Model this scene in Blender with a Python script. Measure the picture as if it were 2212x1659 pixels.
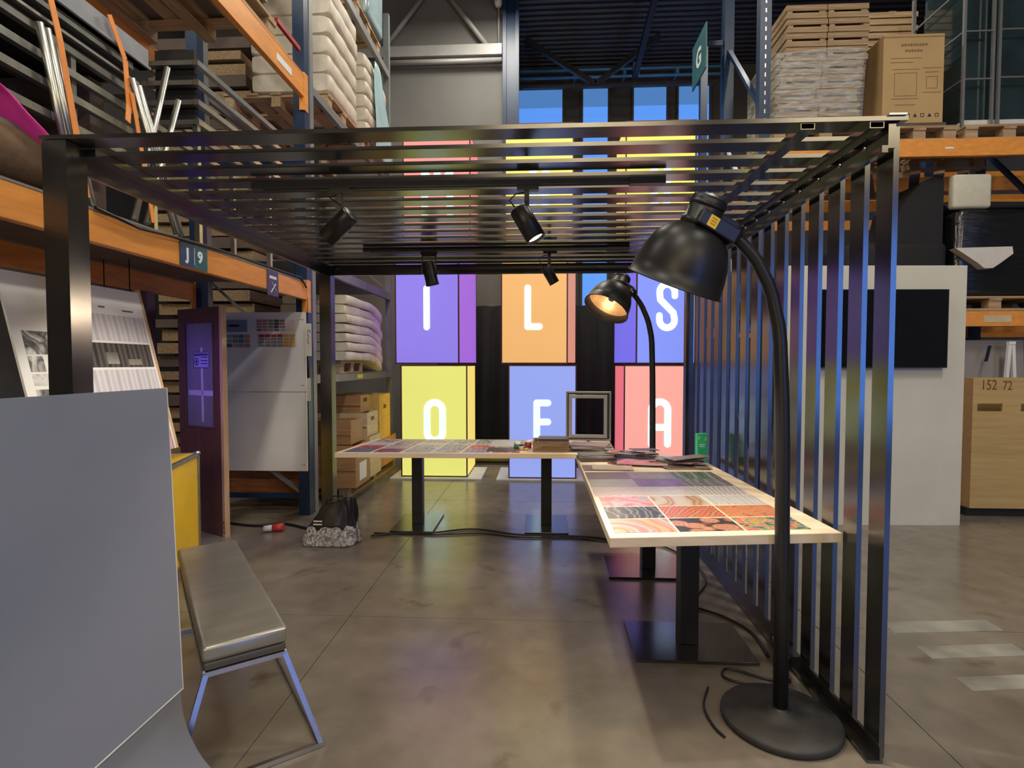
import bpy, bmesh, math, random
from mathutils import Vector, Matrix
random.seed(7)
R = math.radians
scn = bpy.context.scene
for o in list(bpy.data.objects): bpy.data.objects.remove(o)
COL = scn.collection

# ---------------------------------------------------------------- camera, world, exposure
cam = bpy.data.cameras.new('camera'); cam_o = bpy.data.objects.new('camera', cam); COL.objects.link(cam_o)
cam.sensor_width = 36; cam.lens = 36*1200/2212; cam.clip_end = 100
cam_o.location = (0, 0, 1.48); cam_o.rotation_euler = (R(90-2.12), 0, R(3.05))
scn.camera = cam_o
scn.view_settings.view_transform = 'Standard'; scn.view_settings.look = 'None'
scn.view_settings.exposure = 0.4; scn.view_settings.gamma = 1; scn.view_settings.use_curve_mapping = False
wd = bpy.data.worlds.new('world'); scn.world = wd; wd.use_nodes = True
wd.node_tree.nodes['Background'].inputs[0].default_value = (0.30, 0.36, 0.45, 1)
wd.node_tree.nodes['Background'].inputs[1].default_value = 0.06

HALL_W = 92      # each assumed hall luminaire
WARM = (1.0, 0.86, 0.66); COOL = (1.0, 0.93, 0.80)
def area(name, loc, rot, sx, sy, w, col):
    l = bpy.data.lights.new(name, 'AREA'); l.shape = 'RECTANGLE'; l.size = sx; l.size_y = sy; l.energy = w; l.color = col
    o = bpy.data.objects.new(name, l); COL.objects.link(o); o.location = loc; o.rotation_euler = rot; return o
HALL = [(-0.6, -1.2), (-0.6, 3.4), (-0.6, 8.2), (3.4, 1.2), (3.6, 7.0), (-4.6, 2.4)]
for i, (x, y) in enumerate(HALL):
    area('assumed_hall_light', (x, y, 7.55), (0, 0, 0), 0.45, 1.5, HALL_W*(1.5 if i == 3 else 1), COOL)

FLOOD = [(0.6, -4.2, 5.3), (4.6, -4.2, 5.3), (-2.6, -4.2, 2.9)]      # assumed, unseen wall floodlights behind the viewer; the last is an added left fill
for p in FLOOD:
    area('added_flood_light', p, (R(78), 0, 0), 2.4, 1.3, 66, (1.0, 0.80, 0.50))

# ---------------------------------------------------------------- materials
MC = {}
def nt(m): return m.node_tree.nodes, m.node_tree.links
def mat(name, col, rough=.5, metal=0, var=.12, scale=8, bump=0, emit=0, spec=.5, stretch=None, alpha=1, trans=0, coat=0, rvar=0):
    if name in MC: return MC[name]
    m = bpy.data.materials.new(name); m.use_nodes = True; N, L = nt(m); b = N['Principled BSDF']
    c = (*col, 1)
    b.inputs['Roughness'].default_value = rough; b.inputs['Metallic'].default_value = metal
    b.inputs['Specular IOR Level'].default_value = spec
    b.inputs['Alpha'].default_value = alpha; b.inputs['Transmission Weight'].default_value = trans
    b.inputs['Coat Weight'].default_value = coat
    tc = N.new('ShaderNodeTexCoord'); mp = N.new('ShaderNodeMapping'); L.new(tc.outputs['Object'], mp.inputs[0])
    if stretch: mp.inputs['Scale'].default_value = stretch
    no = N.new('ShaderNodeTexNoise'); no.inputs['Scale'].default_value = scale; no.inputs['Detail'].default_value = 6
    L.new(mp.outputs[0], no.inputs['Vector'])
    rp = N.new('ShaderNodeValToRGB')
    rp.color_ramp.elements[0].position = .3; rp.color_ramp.elements[1].position = .72
    rp.color_ramp.elements[0].color = tuple(max(0, v*(1-var)) for v in col)+(1,)
    rp.color_ramp.elements[1].color = tuple(min(1, v*(1+var)) for v in col)+(1,)
    L.new(no.outputs[0], rp.inputs[0])
    if emit:
        b.inputs['Base Color'].default_value = c
        b.inputs['Emission Color'].default_value = c; b.inputs['Emission Strength'].default_value = emit
    else:
        L.new(rp.outputs[0], b.inputs['Base Color'])
    if rvar:
        mr = N.new('ShaderNodeMapRange'); mr.inputs[3].default_value = rough-rvar; mr.inputs[4].default_value = rough+rvar
        L.new(no.outputs[0], mr.inputs[0]); L.new(mr.outputs[0], b.inputs['Roughness'])
    if bump:
        bm_ = N.new('ShaderNodeBump'); bm_.inputs['Strength'].default_value = bump; bm_.inputs['Distance'].default_value = .01
        L.new(no.outputs[0], bm_.inputs['Height']); L.new(bm_.outputs[0], b.inputs['Normal'])
    MC[name] = m; return m
def glow(name, col, s):          # surfaces that give off light themselves
    if name in MC: return MC[name]
    m = bpy.data.materials.new(name); m.use_nodes = True; N, L = nt(m); b = N['Principled BSDF']
    b.inputs['Base Color'].default_value = (*[v*.5 for v in col], 1); b.inputs['Roughness'].default_value = .6
    b.inputs['Emission Color'].default_value = (*col, 1); b.inputs['Emission Strength'].default_value = s
    MC[name] = m; return m
def pattern(name, kind, cols, scale=6, dist=3, rough=.35, rot=0, seed=0, ctr=None):   # printed sheets
    if name in MC: return MC[name]
    m = bpy.data.materials.new(name); m.use_nodes = True; N, L = nt(m); b = N['Principled BSDF']
    b.inputs['Roughness'].default_value = rough
    tc = N.new('ShaderNodeTexCoord'); mp = N.new('ShaderNodeMapping'); L.new(tc.outputs['Object'], mp.inputs[0])
    mp.inputs['Rotation'].default_value = (0, 0, rot); mp.inputs['Location'].default_value = (seed*1.37, seed*.71, seed*.33)
    if ctr: mp.inputs['Location'].default_value = (-ctr[0], -ctr[1], 0)
    if kind == 'rings':
        t = N.new('ShaderNodeTexWave'); t.wave_type = 'RINGS'; t.rings_direction = 'Z'; t.inputs['Distortion'].default_value = dist; t.inputs['Detail'].default_value = 2; t.inputs['Detail Scale'].default_value = 2.2
    elif kind == 'wave':
        t = N.new('ShaderNodeTexWave'); t.inputs['Distortion'].default_value = dist; t.inputs['Detail'].default_value = 3
        t.inputs['Detail Scale'].default_value = .8
    elif kind == 'vor': t = N.new('ShaderNodeTexVoronoi')
    elif kind == 'check': t = N.new('ShaderNodeTexChecker')
    else: t = N.new('ShaderNodeTexNoise'); t.inputs['Detail'].default_value = 5; t.inputs['Distortion'].default_value = dist
    t.inputs['Scale'].default_value = scale
    L.new(mp.outputs[0], t.inputs['Vector'])
    rp = N.new('ShaderNodeValToRGB'); e = rp.color_ramp.elements
    lo, hi = (.32, .7) if kind == 'noise' else (.05, .95)
    if kind == 'vor': lo, hi = .05, .75
    while len(e) < len(cols): e.new(.5)
    for i, c in enumerate(cols):
        e[i].position = lo+(hi-lo)*i/(len(cols)-1); e[i].color = (*[v*(.74 if name.startswith('print_') else 1) for v in c], 1)
    L.new(t.outputs['Fac'] if kind != 'vor' else t.outputs['Distance'], rp.inputs[0])
    L.new(rp.outputs[0], b.inputs['Base Color'])
    MC[name] = m; return m
def wood(name, a, c, axis='X', scale=3, rough=.55):
    if name in MC: return MC[name]
    m = bpy.data.materials.new(name); m.use_nodes = True; N, L = nt(m); b = N['Principled BSDF']
    b.inputs['Roughness'].default_value = rough
    tc = N.new('ShaderNodeTexCoord'); mp = N.new('ShaderNodeMapping'); L.new(tc.outputs['Object'], mp.inputs[0])
    s = {'X': (1, 14, 14), 'Y': (14, 1, 14), 'Z': (14, 14, 1)}[axis]; mp.inputs['Scale'].default_value = s
    t = N.new('ShaderNodeTexNoise'); t.inputs['Scale'].default_value = scale; t.inputs['Detail'].default_value = 6; t.inputs['Distortion'].default_value = .6
    L.new(mp.outputs[0], t.inputs['Vector']); rp = N.new('ShaderNodeValToRGB')
    rp.color_ramp.elements[0].position = .3; rp.color_ramp.elements[1].position = .7
    rp.color_ramp.elements[0].color = (*a, 1); rp.color_ramp.elements[1].color = (*c, 1)
    L.new(t.outputs[0], rp.inputs[0]); L.new(rp.outputs[0], b.inputs['Base Color'])
    bu = N.new('ShaderNodeBump'); bu.inputs['Strength'].default_value = .15; bu.inputs['Distance'].default_value = .005
    L.new(t.outputs[0], bu.inputs['Height']); L.new(bu.outputs[0], b.inputs['Normal'])
    MC[name] = m; return m

STEEL = mat('black_gloss_steel', (.012, .012, .012), .20, 0, .18, 5, .004, stretch=(1, 1, 1), rvar=.06)
STEEL.node_tree.nodes['Principled BSDF'].inputs['IOR'].default_value = 1.95
BLACK = mat('black_paint', (.012, .012, .013), .38, 0, .2, 10)
BLACKM = mat('matte_black', (.010, .010, .011), .75, 0, .2, 10)
ALU = mat('aluminium', (.52, .52, .48), .35, 1, .15, 12)
ALUD = mat('dull_aluminium', (.33, .33, .31), .42, .9, .2, 12)
CHROME = mat('brushed_silver', (.62, .63, .66), .28, 1, .06, 20)
ORANGE = mat('orange_beam_paint', (.80, .32, .06), .45, 0, .12, 4, .03, stretch=(3, 1, 6))
BLUE = mat('blue_upright_paint', (.008, .031, .085), .4, 0, .15, 6)
GREYP = mat('grey_steel_paint', (.23, .24, .24), .5, .2, .12, 6)
WOODP = wood('pallet_wood', (.30, .20, .105), (.50, .36, .21), 'X', 3, .75)
WOODY = wood('pallet_wood_crosswise', (.30, .20, .105), (.50, .36, .21), 'Y', 3, .75)
BIRCH = wood('pale_birch', (.74, .60, .44), (.84, .73, .57), 'X', 2, .42)
BIRCHE = wood('birch_edge', (.62, .50, .37), (.72, .60, .47), 'X', 6, .5)
CRATEW = wood('crate_wood', (.25, .165, .085), (.42, .30, .165), 'X', 3, .7)
BROWNW = wood('brown_crate_wood', (.30, .155, .065), (.46, .26, .12), 'X', 3, .65)
CARD = mat('cardboard', (.46, .31, .14), .8, 0, .08, 3)
WHITEB = mat('white_board', (.78, .78, .76), .45, 0, .03, 3)
WHITE = mat('white_paint', (.80, .80, .78), .5, 0, .04, 5)
GREYF = mat('grey_frame', (.30, .30, .30), .45, .3, .1, 8)
SACK = mat('white_sack', (.68, .62, .51), .6, 0, .12, 9, .25)
STRAP = mat('orange_strap', (.95, .32, .07), .6, 0, .1, 30)
INK = mat('black_ink', (.02, .02, .022), .6, 0, .05)
INKW = mat('white_ink', (.85, .87, .86), .5, 0, .02)
FILM = None

# ---------------------------------------------------------------- mesh helpers
class B:
    """collects shapes for one mesh; o = origin that is subtracted (world coords in, local out)"""
    def __init__(s, o=None):
        s.m = bmesh.new(); s.o = Vector(o.location) if o is not None else Vector((0, 0, 0))
    def _v(s, p): return s.m.verts.new(Vector(p)-s.o)
    def box(s, x0, x1, y0, y1, z0, z1):
        v = [s._v((x, y, z)) for z in (z0, z1) for y in (y0, y1) for x in (x0, x1)]
        for f in ((0, 2, 3, 1), (4, 5, 7, 6), (0, 1, 5, 4), (2, 6, 7, 3), (0, 4, 6, 2), (1, 3, 7, 5)):
            s.m.faces.new([v[i] for i in f])
        return s
    def hexa(s, p):      # 8 points, bottom ring then top ring
        v = [s._v(q) for q in p]
        for f in ((3, 2, 1, 0), (4, 5, 6, 7), (0, 1, 5, 4), (1, 2, 6, 5), (2, 3, 7, 6), (3, 0, 4, 7)):
            s.m.faces.new([v[i] for i in f])
        return s
    def bar(s, a, b, w, h=None, upv=(0, 0, 1)):     # rectangular bar between two points
        h = w if h is None else h
        a, b = Vector(a), Vector(b); d = (b-a).normalized(); u = Vector(upv)
        if abs(d.dot(u)) > .98: u = Vector((0, 1, 0))
        sd = d.cross(u).normalized(); u = sd.cross(d).normalized()
        ring = [(-w/2, -h/2), (w/2, -h/2), (w/2, h/2), (-w/2, h/2)]
        return s.hexa([a+sd*i+u*j for i, j in ring]+[b+sd*i+u*j for i, j in ring])
    def tube(s, pts, r, n=10, cap=True, closed=False):
        pts = [Vector(p) for p in pts]; rs = r if isinstance(r, (list, tuple)) else [r]*len(pts)
        rings = []; up = None
        for i, p in enumerate(pts):
            if closed: d = pts[(i+1) % len(pts)]-pts[i-1]
            else: d = pts[min(i+1, len(pts)-1)]-pts[max(i-1, 0)]
            d.normalize()
            if up is None:
                up = Vector((0, 0, 1)) if abs(d.z) < .9 else Vector((0, 1, 0))
            sd = d.cross(up).normalized(); up = sd.cross(d).normalized()
            rings.append([s._v(p+(sd*math.cos(2*math.pi*k/n)+up*math.sin(2*math.pi*k/n))*rs[i]) for k in range(n)])
        m = len(rings)
        for i in range(m if closed else m-1):
            a, b = rings[i], rings[(i+1) % m]
            for k in range(n): 
                f = s.m.faces.new((a[k], a[(k+1) % n], b[(k+1) % n], b[k])); f.smooth = True
        if cap and not closed: s.m.faces.new(list(reversed(rings[0]))); s.m.faces.new(rings[-1])
        return s
    def lathe(s, prof, org=(0, 0, 0), axis=(0, 0, 1), n=32):   # prof: (r, h) along axis
        org = Vector(org); ax = Vector(axis).normalized(); u = Vector((1, 0, 0)) if abs(ax.x) < .9 else Vector((0, 1, 0))
        a = ax.cross(u).normalized(); b = ax.cross(a).normalized(); rings = []
        for r, h in prof:
            if r < 1e-6: rings.append([s._v(org+ax*h)])
            else: rings.append([s._v(org+ax*h+(a*math.cos(2*math.pi*k/n)+b*math.sin(2*math.pi*k/n))*r) for k in range(n)])
        for p, q in zip(rings, rings[1:]):
            for k in range(n):
                k2 = (k+1) % n
                if len(p) == 1 and len(q) == 1: continue
                if len(p) == 1: f = s.m.faces.new((p[0], q[k2], q[k]))
                elif len(q) == 1: f = s.m.faces.new((p[k], p[k2], q[0]))
                else: f = s.m.faces.new((p[k], p[k2], q[k2], q[k]))
                f.smooth = True
        return s
    def prism(s, poly, y0, y1, plane='XZ'):     # extruded polygon
        def P(u, v, w): return {'XZ': (u, w, v), 'XY': (u, v, w), 'YZ': (w, u, v)}[plane]
        a = [s._v(P(u, v, y0)) for u, v in poly]; b = [s._v(P(u, v, y1)) for u, v in poly]; n = len(poly)
        s.m.faces.new(a); s.m.faces.new(list(reversed(b)))
        for i in range(n): s.m.faces.new((a[i], b[i], b[(i+1) % n], a[(i+1) % n]))
        return s
    def grid(s, nu, nv, fn):
        g = [[s._v(fn(i/nu, j/nv)) for j in range(nv+1)] for i in range(nu+1)]
        for i in range(nu):
            for j in range(nv):
                f = s.m.faces.new((g[i][j], g[i+1][j], g[i+1][j+1], g[i][j+1])); f.smooth = True
        return s
    def soft(s, x0, x1, y0, y1, z0, z1, r=.03, seed=0, amp=0):   # rounded, slightly lumpy box
        me = bmesh.new(); bmesh.ops.create_cube(me, size=1)
        for v in me.verts: v.co = Vector(((x0+x1)/2+v.co.x*(x1-x0), (y0+y1)/2+v.co.y*(y1-y0), (z0+z1)/2+v.co.z*(z1-z0)))
        bmesh.ops.bevel(me, geom=me.edges[:], offset=r, segments=3, profile=.5, affect='EDGES')
        rnd = random.Random(seed)
        mp = {}
        for v in me.verts:
            j = Vector((rnd.uniform(-amp, amp), rnd.uniform(-amp, amp), rnd.uniform(-amp, amp))) if amp else Vector()
            mp[v] = s._v(v.co+j)
        for f in me.faces:
            nf = s.m.faces.new([mp[v] for v in f.verts]); nf.smooth = True
        me.free(); return s
    def mesh(s, name):
        bmesh.ops.recalc_face_normals(s.m, faces=s.m.faces[:])
        me = bpy.data.meshes.new(name); s.m.to_mesh(me); s.m.free(); return me
def obj(name, b, m, par=None, bev=0, loc=None):
    me = b if isinstance(b, bpy.types.Mesh) else b.mesh(name)
    if m is not None and not me.materials: me.materials.append(m)
    o = bpy.data.objects.new(name, me); COL.objects.link(o)
    if loc: o.location = loc
    if par: o.parent = par
    if bev:
        mo = o.modifiers.new('bevel', 'BEVEL'); mo.width = bev; mo.segments = 2; mo.limit_method = 'ANGLE'
    return o
def tag(o, label, cat, group=None):
    o['label'] = label; o['category'] = cat
    if group: o['group'] = group
    return o
def T(name, label, cat, loc=(0, 0, 0), rz=0, group=None):
    o = bpy.data.objects.new(name, None); COL.objects.link(o); o.location = loc; o.rotation_euler = (0, 0, rz); o.empty_display_size = .1
    return tag(o, label, cat, group)
def S(name, b, m, par=None):
    o = obj(name, b, m, par)
    if par is None: o['kind'] = 'structure'
    return o
def copy_tree(o, par=None):
    c = o.copy(); COL.objects.link(c); c.parent = par
    for ch in [x for x in KIDS.get(o.name, [])]: copy_tree(ch, c)
    return c
KIDS = {}
def kids_index(root):
    def rec(o):
        KIDS[o.name] = list(o.children)
        for c in o.children: rec(c)
    rec(root)
_tx = {}
def text(name, s, size, m, par, loc, rot=(R(90), 0, 0), ext=.0015, sx=1, bold=0, align='CENTER'):
    key = (s, round(size, 4), bold)
    if key not in _tx:
        cu = bpy.data.curves.new('t', 'FONT'); cu.body = s; cu.size = size; cu.extrude = ext; cu.align_x = align; cu.align_y = 'CENTER'; cu.offset = bold
        to = bpy.data.objects.new('t', cu); COL.objects.link(to)
        bpy.context.view_layer.update()
        _tx[key] = bpy.data.meshes.new_from_object(to.evaluated_get(bpy.context.evaluated_depsgraph_get()))
        bpy.data.objects.remove(to)
    o = bpy.data.objects.new(name, _tx[key]); COL.objects.link(o)
    if not o.data.materials: o.data.materials.append(m)
    o.parent = par; o.location = loc; o.rotation_euler = rot; o.scale = (sx, 1, 1); return o
def strokes(b, paths, w, y0, y1):     # rounded lettering in the XZ plane
    for pts, closed in paths:
        seq = list(pts)+([pts[0]] if closed else [])
        for (x0, z0), (x1, z1) in zip(seq, seq[1:]):
            a = math.atan2(z1-z0, x1-x0); poly = []
            for k in range(9): t = a+math.pi/2+math.pi*k/8; poly.append((x0+w/2*math.cos(t), z0+w/2*math.sin(t)))
            for k in range(9): t = a-math.pi/2+math.pi*k/8; poly.append((x1+w/2*math.cos(t), z1+w/2*math.sin(t)))
            b.prism(poly, y0, y1)
    return b
def arc(cx, cz, r, a0, a1, n=10, rz=None):
    rz = r if rz is None else rz
    return [(cx+r*math.cos(R(a0+(a1-a0)*k/n)), cz+rz*math.sin(R(a0+(a1-a0)*k/n))) for k in range(n+1)]

# ================================================================ THE SETTING
def concrete():
    m = bpy.data.materials.new('polished_concrete'); m.use_nodes = True; N, L = nt(m); b = N['Principled BSDF']
    g = N.new('ShaderNodeNewGeometry')
    def noise(sc, det, dist=0):
        t = N.new('ShaderNodeTexNoise'); t.inputs['Scale'].default_value = sc; t.inputs['Detail'].default_value = det
        t.inputs['Distortion'].default_value = dist; L.new(g.outputs['Position'], t.inputs['Vector']); return t
    n1 = noise(.9, 8, .4); n2 = noise(6, 8, .2); n3 = noise(3.4, 5, .5)
    mx = N.new('ShaderNodeMath'); mx.operation = 'MULTIPLY_ADD'; mx.inputs[1].default_value = .6; L.new(n1.outputs[0], mx.inputs[0])
    m2 = N.new('ShaderNodeMath'); m2.operation = 'MULTIPLY'; m2.inputs[1].default_value = .4; L.new(n2.outputs[0], m2.inputs[0]); L.new(m2.outputs[0], mx.inputs[2])
    rp = N.new('ShaderNodeValToRGB'); e = rp.color_ramp.elements
    e[0].position = .30; e[0].color = (.125, .108, .088, 1); e[1].position = .70; e[1].color = (.25, .22, .183, 1)
    L.new(mx.outputs[0], rp.inputs[0])
    st = N.new('ShaderNodeValToRGB'); st.color_ramp.elements[0].position = .62; st.color_ramp.elements[1].position = .74
    st.color_ramp.elements[0].color = (1, 1, 1, 1); st.color_ramp.elements[1].color = (.55, .50, .44, 1); L.new(n3.outputs[0], st.inputs[0])
    mu = N.new('ShaderNodeMix'); mu.data_type = 'RGBA'; mu.blend_type = 'MULTIPLY'; mu.inputs[0].default_value = 1
    L.new(rp.outputs[0], mu.inputs[6]); L.new(st.outputs[0], mu.inputs[7]); L.new(mu.outputs[2], b.inputs['Base Color'])
    mr = N.new('ShaderNodeMapRange'); mr.inputs[3].default_value = .12; mr.inputs[4].default_value = .34; L.new(n1.outputs[0], mr.inputs[0])
    L.new(mr.outputs[0], b.inputs['Roughness']); b.inputs['Specular IOR Level'].default_value = .62
    bu = N.new('ShaderNodeBump'); bu.inputs['Strength'].default_value = .05; bu.inputs['Distance'].default_value = .01
    L.new(n2.outputs[0], bu.inputs['Height']); L.new(bu.outputs[0], b.inputs['Normal'])
    return m
CONC = concrete(); JOINT = mat('floor_joint', (.03, .028, .026), .9)
fl = S('floor', B().box(-6.5, 8.6, -4.6, 13, -.12, -.012), JOINT)
fx = [-6.5, -3.78, -1.12, 1.545, 4.2, 6.86, 8.6]; fy = [-4.6, -2.35, .4, 3.15, 5.92, 8.65, 11.4, 13]
for x0, x1 in zip(fx, fx[1:]):
    for y0, y1 in zip(fy, fy[1:]):
        S('floor_slab', B().box(x0+.002, x1-.002, y0+.002, y1-.002, -.012, 0), CONC, fl)
LINE = mat('worn_floor_paint', (.27, .26, .23), .45, 0, .3, 5)
for k, (x, y, w, d) in enumerate([(2.25, 3.17, .62, .13), (2.22, 2.9, .52, .12), (2.2, 2.62, .5, .11)]):
    S('floor_paint_stripe', B().hexa([(x-w/2, y-d/2, 0), (x+w/2, y-d/2+.06, 0), (x+w/2, y+d/2+.06, 0), (x-w/2, y+d/2, 0)]+[(x-w/2, y-d/2, .001), (x+w/2, y-d/2+.06, .001), (x+w/2, y+d/2+.06, .001), (x-w/2, y+d/2, .001)]), LINE, fl)

WALLG = mat('grey_wall', (.20, .20, .19), .8, 0, .06, 2, .05)
WALLD = mat('dark_wall', (.10, .10, .105), .85, 0, .1, 2)
CORR = mat('dark_corrugated_sheet', (.045, .045, .05), .45, .3, .2, 4)
S('wall_back', B().box(-6.5, 8.6, 13, 13.15, 0, 8.3), WALLD)
S('wall_left', B().box(-6.65, -6.5, -4.6, 13, 0, 8.3), WALLD)
S('wall_right', B().box(8.6, 8.75, -4.6, 13, 0, 8.3), WALLD)
S('wall_front', B().box(-6.5, 8.6, -4.75, -4.6, 0, 8.3), WALLD)
S('wall_partition', B().box(-6.5, -.68, 10, 10.2, 0, 8.3), WALLG)
cl = S('ceiling', B().box(-6.65, 8.75, -4.75, 13.15, 8.3, 8.4), CORR)
b = B()
for k in range(60):
    y = 3.0+k*.168
    b.prism([(y, 8.3), (y+.045, 8.2), (y+.09, 8.2), (y+.125, 8.3)], -6.5, 8.6, 'YZ')
S('ceiling_corrugation', b, CORR, cl)
# windows in the far wall (dusk-blue daylight) and an assumed, unseen big glazed door behind the viewer
SKYB = glow('blue_daylight_pane', (.10, .30, .86), .76); SKYT = glow('blue_daylight_top_pane', (.09, .25, .60), .6)
DOORGLOW = glow('assumed_door_glow', (.12, .31, 1.0), 5.2)  # glow of the assumed door, added for the blue slat edges
for n, (x0, x1) in enumerate([(-.55, .46), (.93, 1.49), (2.07, 2.80), (3.07, 3.75)]):
    w = S('window_%d' % (n+1), B().box(x0-.05, x0, 12.9, 13, 2.2, 7.76).box(x1, x1+.05, 12.9, 13, 2.2, 7.76).box(x0, x1, 12.9, 13, 7.72, 7.78).box(x0, x1, 12.9, 13, 2.15, 2.2), WALLD)
    S('window_pane', B().box(x0, x1, 12.95, 12.96, 2.2, 7.315), SKYB, w)
    S('window_pane', B().box(x0, x1, 12.95, 12.96, 7.315, 7.72), SKYT, w)
    if x1-x0 > .6: 0 and S('window_mullion', B().box((x0+x1)/2-.015, (x0+x1)/2+.015, 12.93, 12.97, 2.2, 7.3), SKYT, w)
dg = S('assumed_door_1', B().box(4.4, 4.5, -4.6, -4.5, 0, 3.5).box(6.3, 6.4, -4.6, -4.5, 0, 3.5).box(4.4, 6.4, -4.6, -4.5, 3.5, 3.6).box(5.37, 5.43, -4.6, -4.52, 0, 3.5), WALLD)
for x0, x1 in ((4.5, 5.37), (5.43, 6.3)): S('assumed_door_pane', B().box(x0, x1, -4.56, -4.55, .5, 3.5), DOORGLOW, dg)
# steel on the far walls
BLUEB = mat('blue_steel_beam', (.03, .10, .26), .4, .2, .1, 5)
t = T('steel_column', 'dark blue steel column standing at the right end of the grey wall', 'column', (-.55, 9.9, 0))
obj('column_web', B(t).box(-.66, -.42, 9.82, 9.98, 0, 8.2), BLUE, t); obj('column_flange', B(t).box(-.68, -.62, 9.74, 9.82, 0, 8.2), BLUE, t); obj('column_flange', B(t).box(-.46, -.40, 9.74, 9.82, 0, 8.2), BLUE, t)
t = T('wall_truss', 'pale steel truss with two diagonal tubes on the grey wall', 'truss', (-1.8, 9.9, 6.8))
GREYT = mat('pale_grey_steel', (.40, .40, .39), .5, .2, .08, 6)
obj('ledge_beam', B(t).box(-3.3, -.70, 9.8, 10, 6.84, 7.02), GREYT, t)
obj('pipe', B(t).tube([(-3.3, 9.85, 6.76), (-.70, 9.85, 6.76)], .045), GREYT, t)
obj('diagonal_tube', B(t).tube([(-2.85, 9.9, 6.98), (-1.9, 9.9, 8.15)], .045), GREYT, t)
obj('diagonal_tube', B(t).tube([(-.92, 9.9, 6.98), (-1.83, 9.9, 8.15)], .045), GREYT, t)
t = T('wall_lamp', 'small white bulb fitting on a conduit beside the blue column', 'lamp', (-.76, 9.86, 7.0))
obj('conduit', B(t).tube([(-.76, 9.92, 6.98), (-.76, 9.92, 8.1)], .018), GREYT, t)
obj('bulb_housing', B(t).lathe([(0, 0), (.05, .01), (.075, .08), (.06, .18), (0, .2)], (-.76, 9.85, 7.66)), WHITE, t)
t = T('blue_crossbeam', 'pair of daylit blue steel tubes running above the far windows', 'beam', (1.5, 12.7, 7.9))
BLUEL = mat('daylit_blue_tube', (.16, .52, .90), .35, .1, .06, 5)  # base colour raised to stand for daylight from the windows
for z in (7.86, 8.02): obj('tube', B(t).tube([(-.5, 12.7, z), (4.2, 12.7, z)], .03), BLUEL, t)
obj('bracket', B(t).box(2.0, 2.14, 12.6, 12.7, 7.84, 8.1), BLUEL, t)
for x in (.7, 1.8, 2.95): obj('wall_bracket', B(t).box(x, x+.06, 12.66, 12.995, 7.88, 8.0), BLUEL, t)
t = T('roof_brace', 'crossed dark steel braces hanging under the corrugated roof', 'brace', (1.2, 11.8, 7.2))
for a, c in (((-.35, 11.8, 8.2), (1.1, 11.8, 7.25)), ((1.1, 11.8, 7.25), (2.4, 11.8, 8.2)), ((2.0, 9.0, 8.15), (1.9, 11.8, 7.35))): obj('strut', B(t).bar(a, c, .1, .1), CORR, t)
obj('chord', B(t).bar((-.4, 11.8, 7.22), (3.6, 11.8, 7.22), .06, .05), CORR, t)
# assumed hall luminaires, out of view
for i, (x, y) in enumerate(HALL):
    pos = ['above the camera side', 'above the pergola', 'above the letter boxes', 'above the right aisle', 'above the far right racks', 'above the left racking'][i]
    t = T('assumed_luminaire', 'assumed unseen long white hall luminaire hanging '+pos, 'ceiling lamp', (x, y, 7.57), 0, 'assumed hall luminaires')
    obj('housing', B(t).box(x-.25, x+.25, y-.8, y+.8, 7.60, 7.68), WHITE, t)
    for s in (-.6, .6): obj('hanger', B(t).tube([(x, y+s, 7.68), (x, y+s, 8.3)], .01), GREYP, t)
# black curtain behind the letter boxes
CURT = mat('black_curtain_cloth', (.006, .006, .007), .95, 0, .2, 9)
c = obj('black_curtain', B().grid(120, 2, lambda u, v: (-1.7+u*4.0, 9.0+.05*math.sin(u*90)+.02*math.sin(u*37), .03+v*2.38)), CURT)
tag(c, 'matte black cloth curtain hanging behind the letter boxes', 'curtain')
c.modifiers.new('s', 'SOLIDIFY').thickness = .004

# ================================================================ PERGOLA
pg = T('slatted_pergola', 'black steel pergola with slatted roof and slatted right side', 'pergola', (-.37, 3.45, 0))
ZT = 2.357
slat = B().box(-1.615, 1.615, -.049, .049, -.016, 0).mesh('roof_slat'); slat.materials.append(STEEL)
for k in range(16):
    y = 2.119+.175*k
    o = obj('roof_slat', slat, STEEL, pg); o.location = (-.32+.37, y-3.45, ZT)
fs = B().box(0, .02, -.049, .049, 0, 2.33).mesh('fence_slat'); fs.materials.append(STEEL)
for k in range(15):
    o = obj('fence_slat', fs, STEEL, pg); o.location = (1.262+.37, 2.145+.178*k-3.45, 0.005)
obj('post', B(pg).box(-1.923, -1.825, 2.07, 2.17, 0, 2.338), STEEL, pg)
obj('post', B(pg).box(-1.94, -1.84, 4.78, 4.88, 0, 2.338), STEEL, pg)
obj('post', B(pg).box(1.22, 1.282, 4.78, 4.86, 0, 2.338), STEEL, pg)
obj('side_rail', B(pg).hexa([(-1.885, 2.17, 2.25), (-1.865, 2.17, 2.25), (-1.88, 4.78, 2.25), (-1.90, 4.78, 2.25), (-1.885, 2.17, 2.34), (-1.865, 2.17, 2.34), (-1.88, 4.78, 2.34), (-1.90, 4.78, 2.34)]), STEEL, pg)
obj('side_rail', B(pg).hexa([(-1.864, 2.17, 2.31), (-1.79, 2.17, 2.31), (-1.80, 4.78, 2.31), (-1.879, 4.78, 2.31), (-1.864, 2.17, 2.34), (-1.79, 2.17, 2.34), (-1.80, 4.78, 2.34), (-1.879, 4.78, 2.34)]), STEEL, pg)
def hollow(b, x0, x1, y0, y1, z0, z1, t=.003):
    return b.box(x0, x1, y0, y1, z0, z0+t).box(x0, x1, y0, y1, z1-t, z1).box(x0, x0+t, y0, y1, z0+t, z1-t).box(x1-t, x1, y0, y1, z0+t, z1-t)
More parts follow.
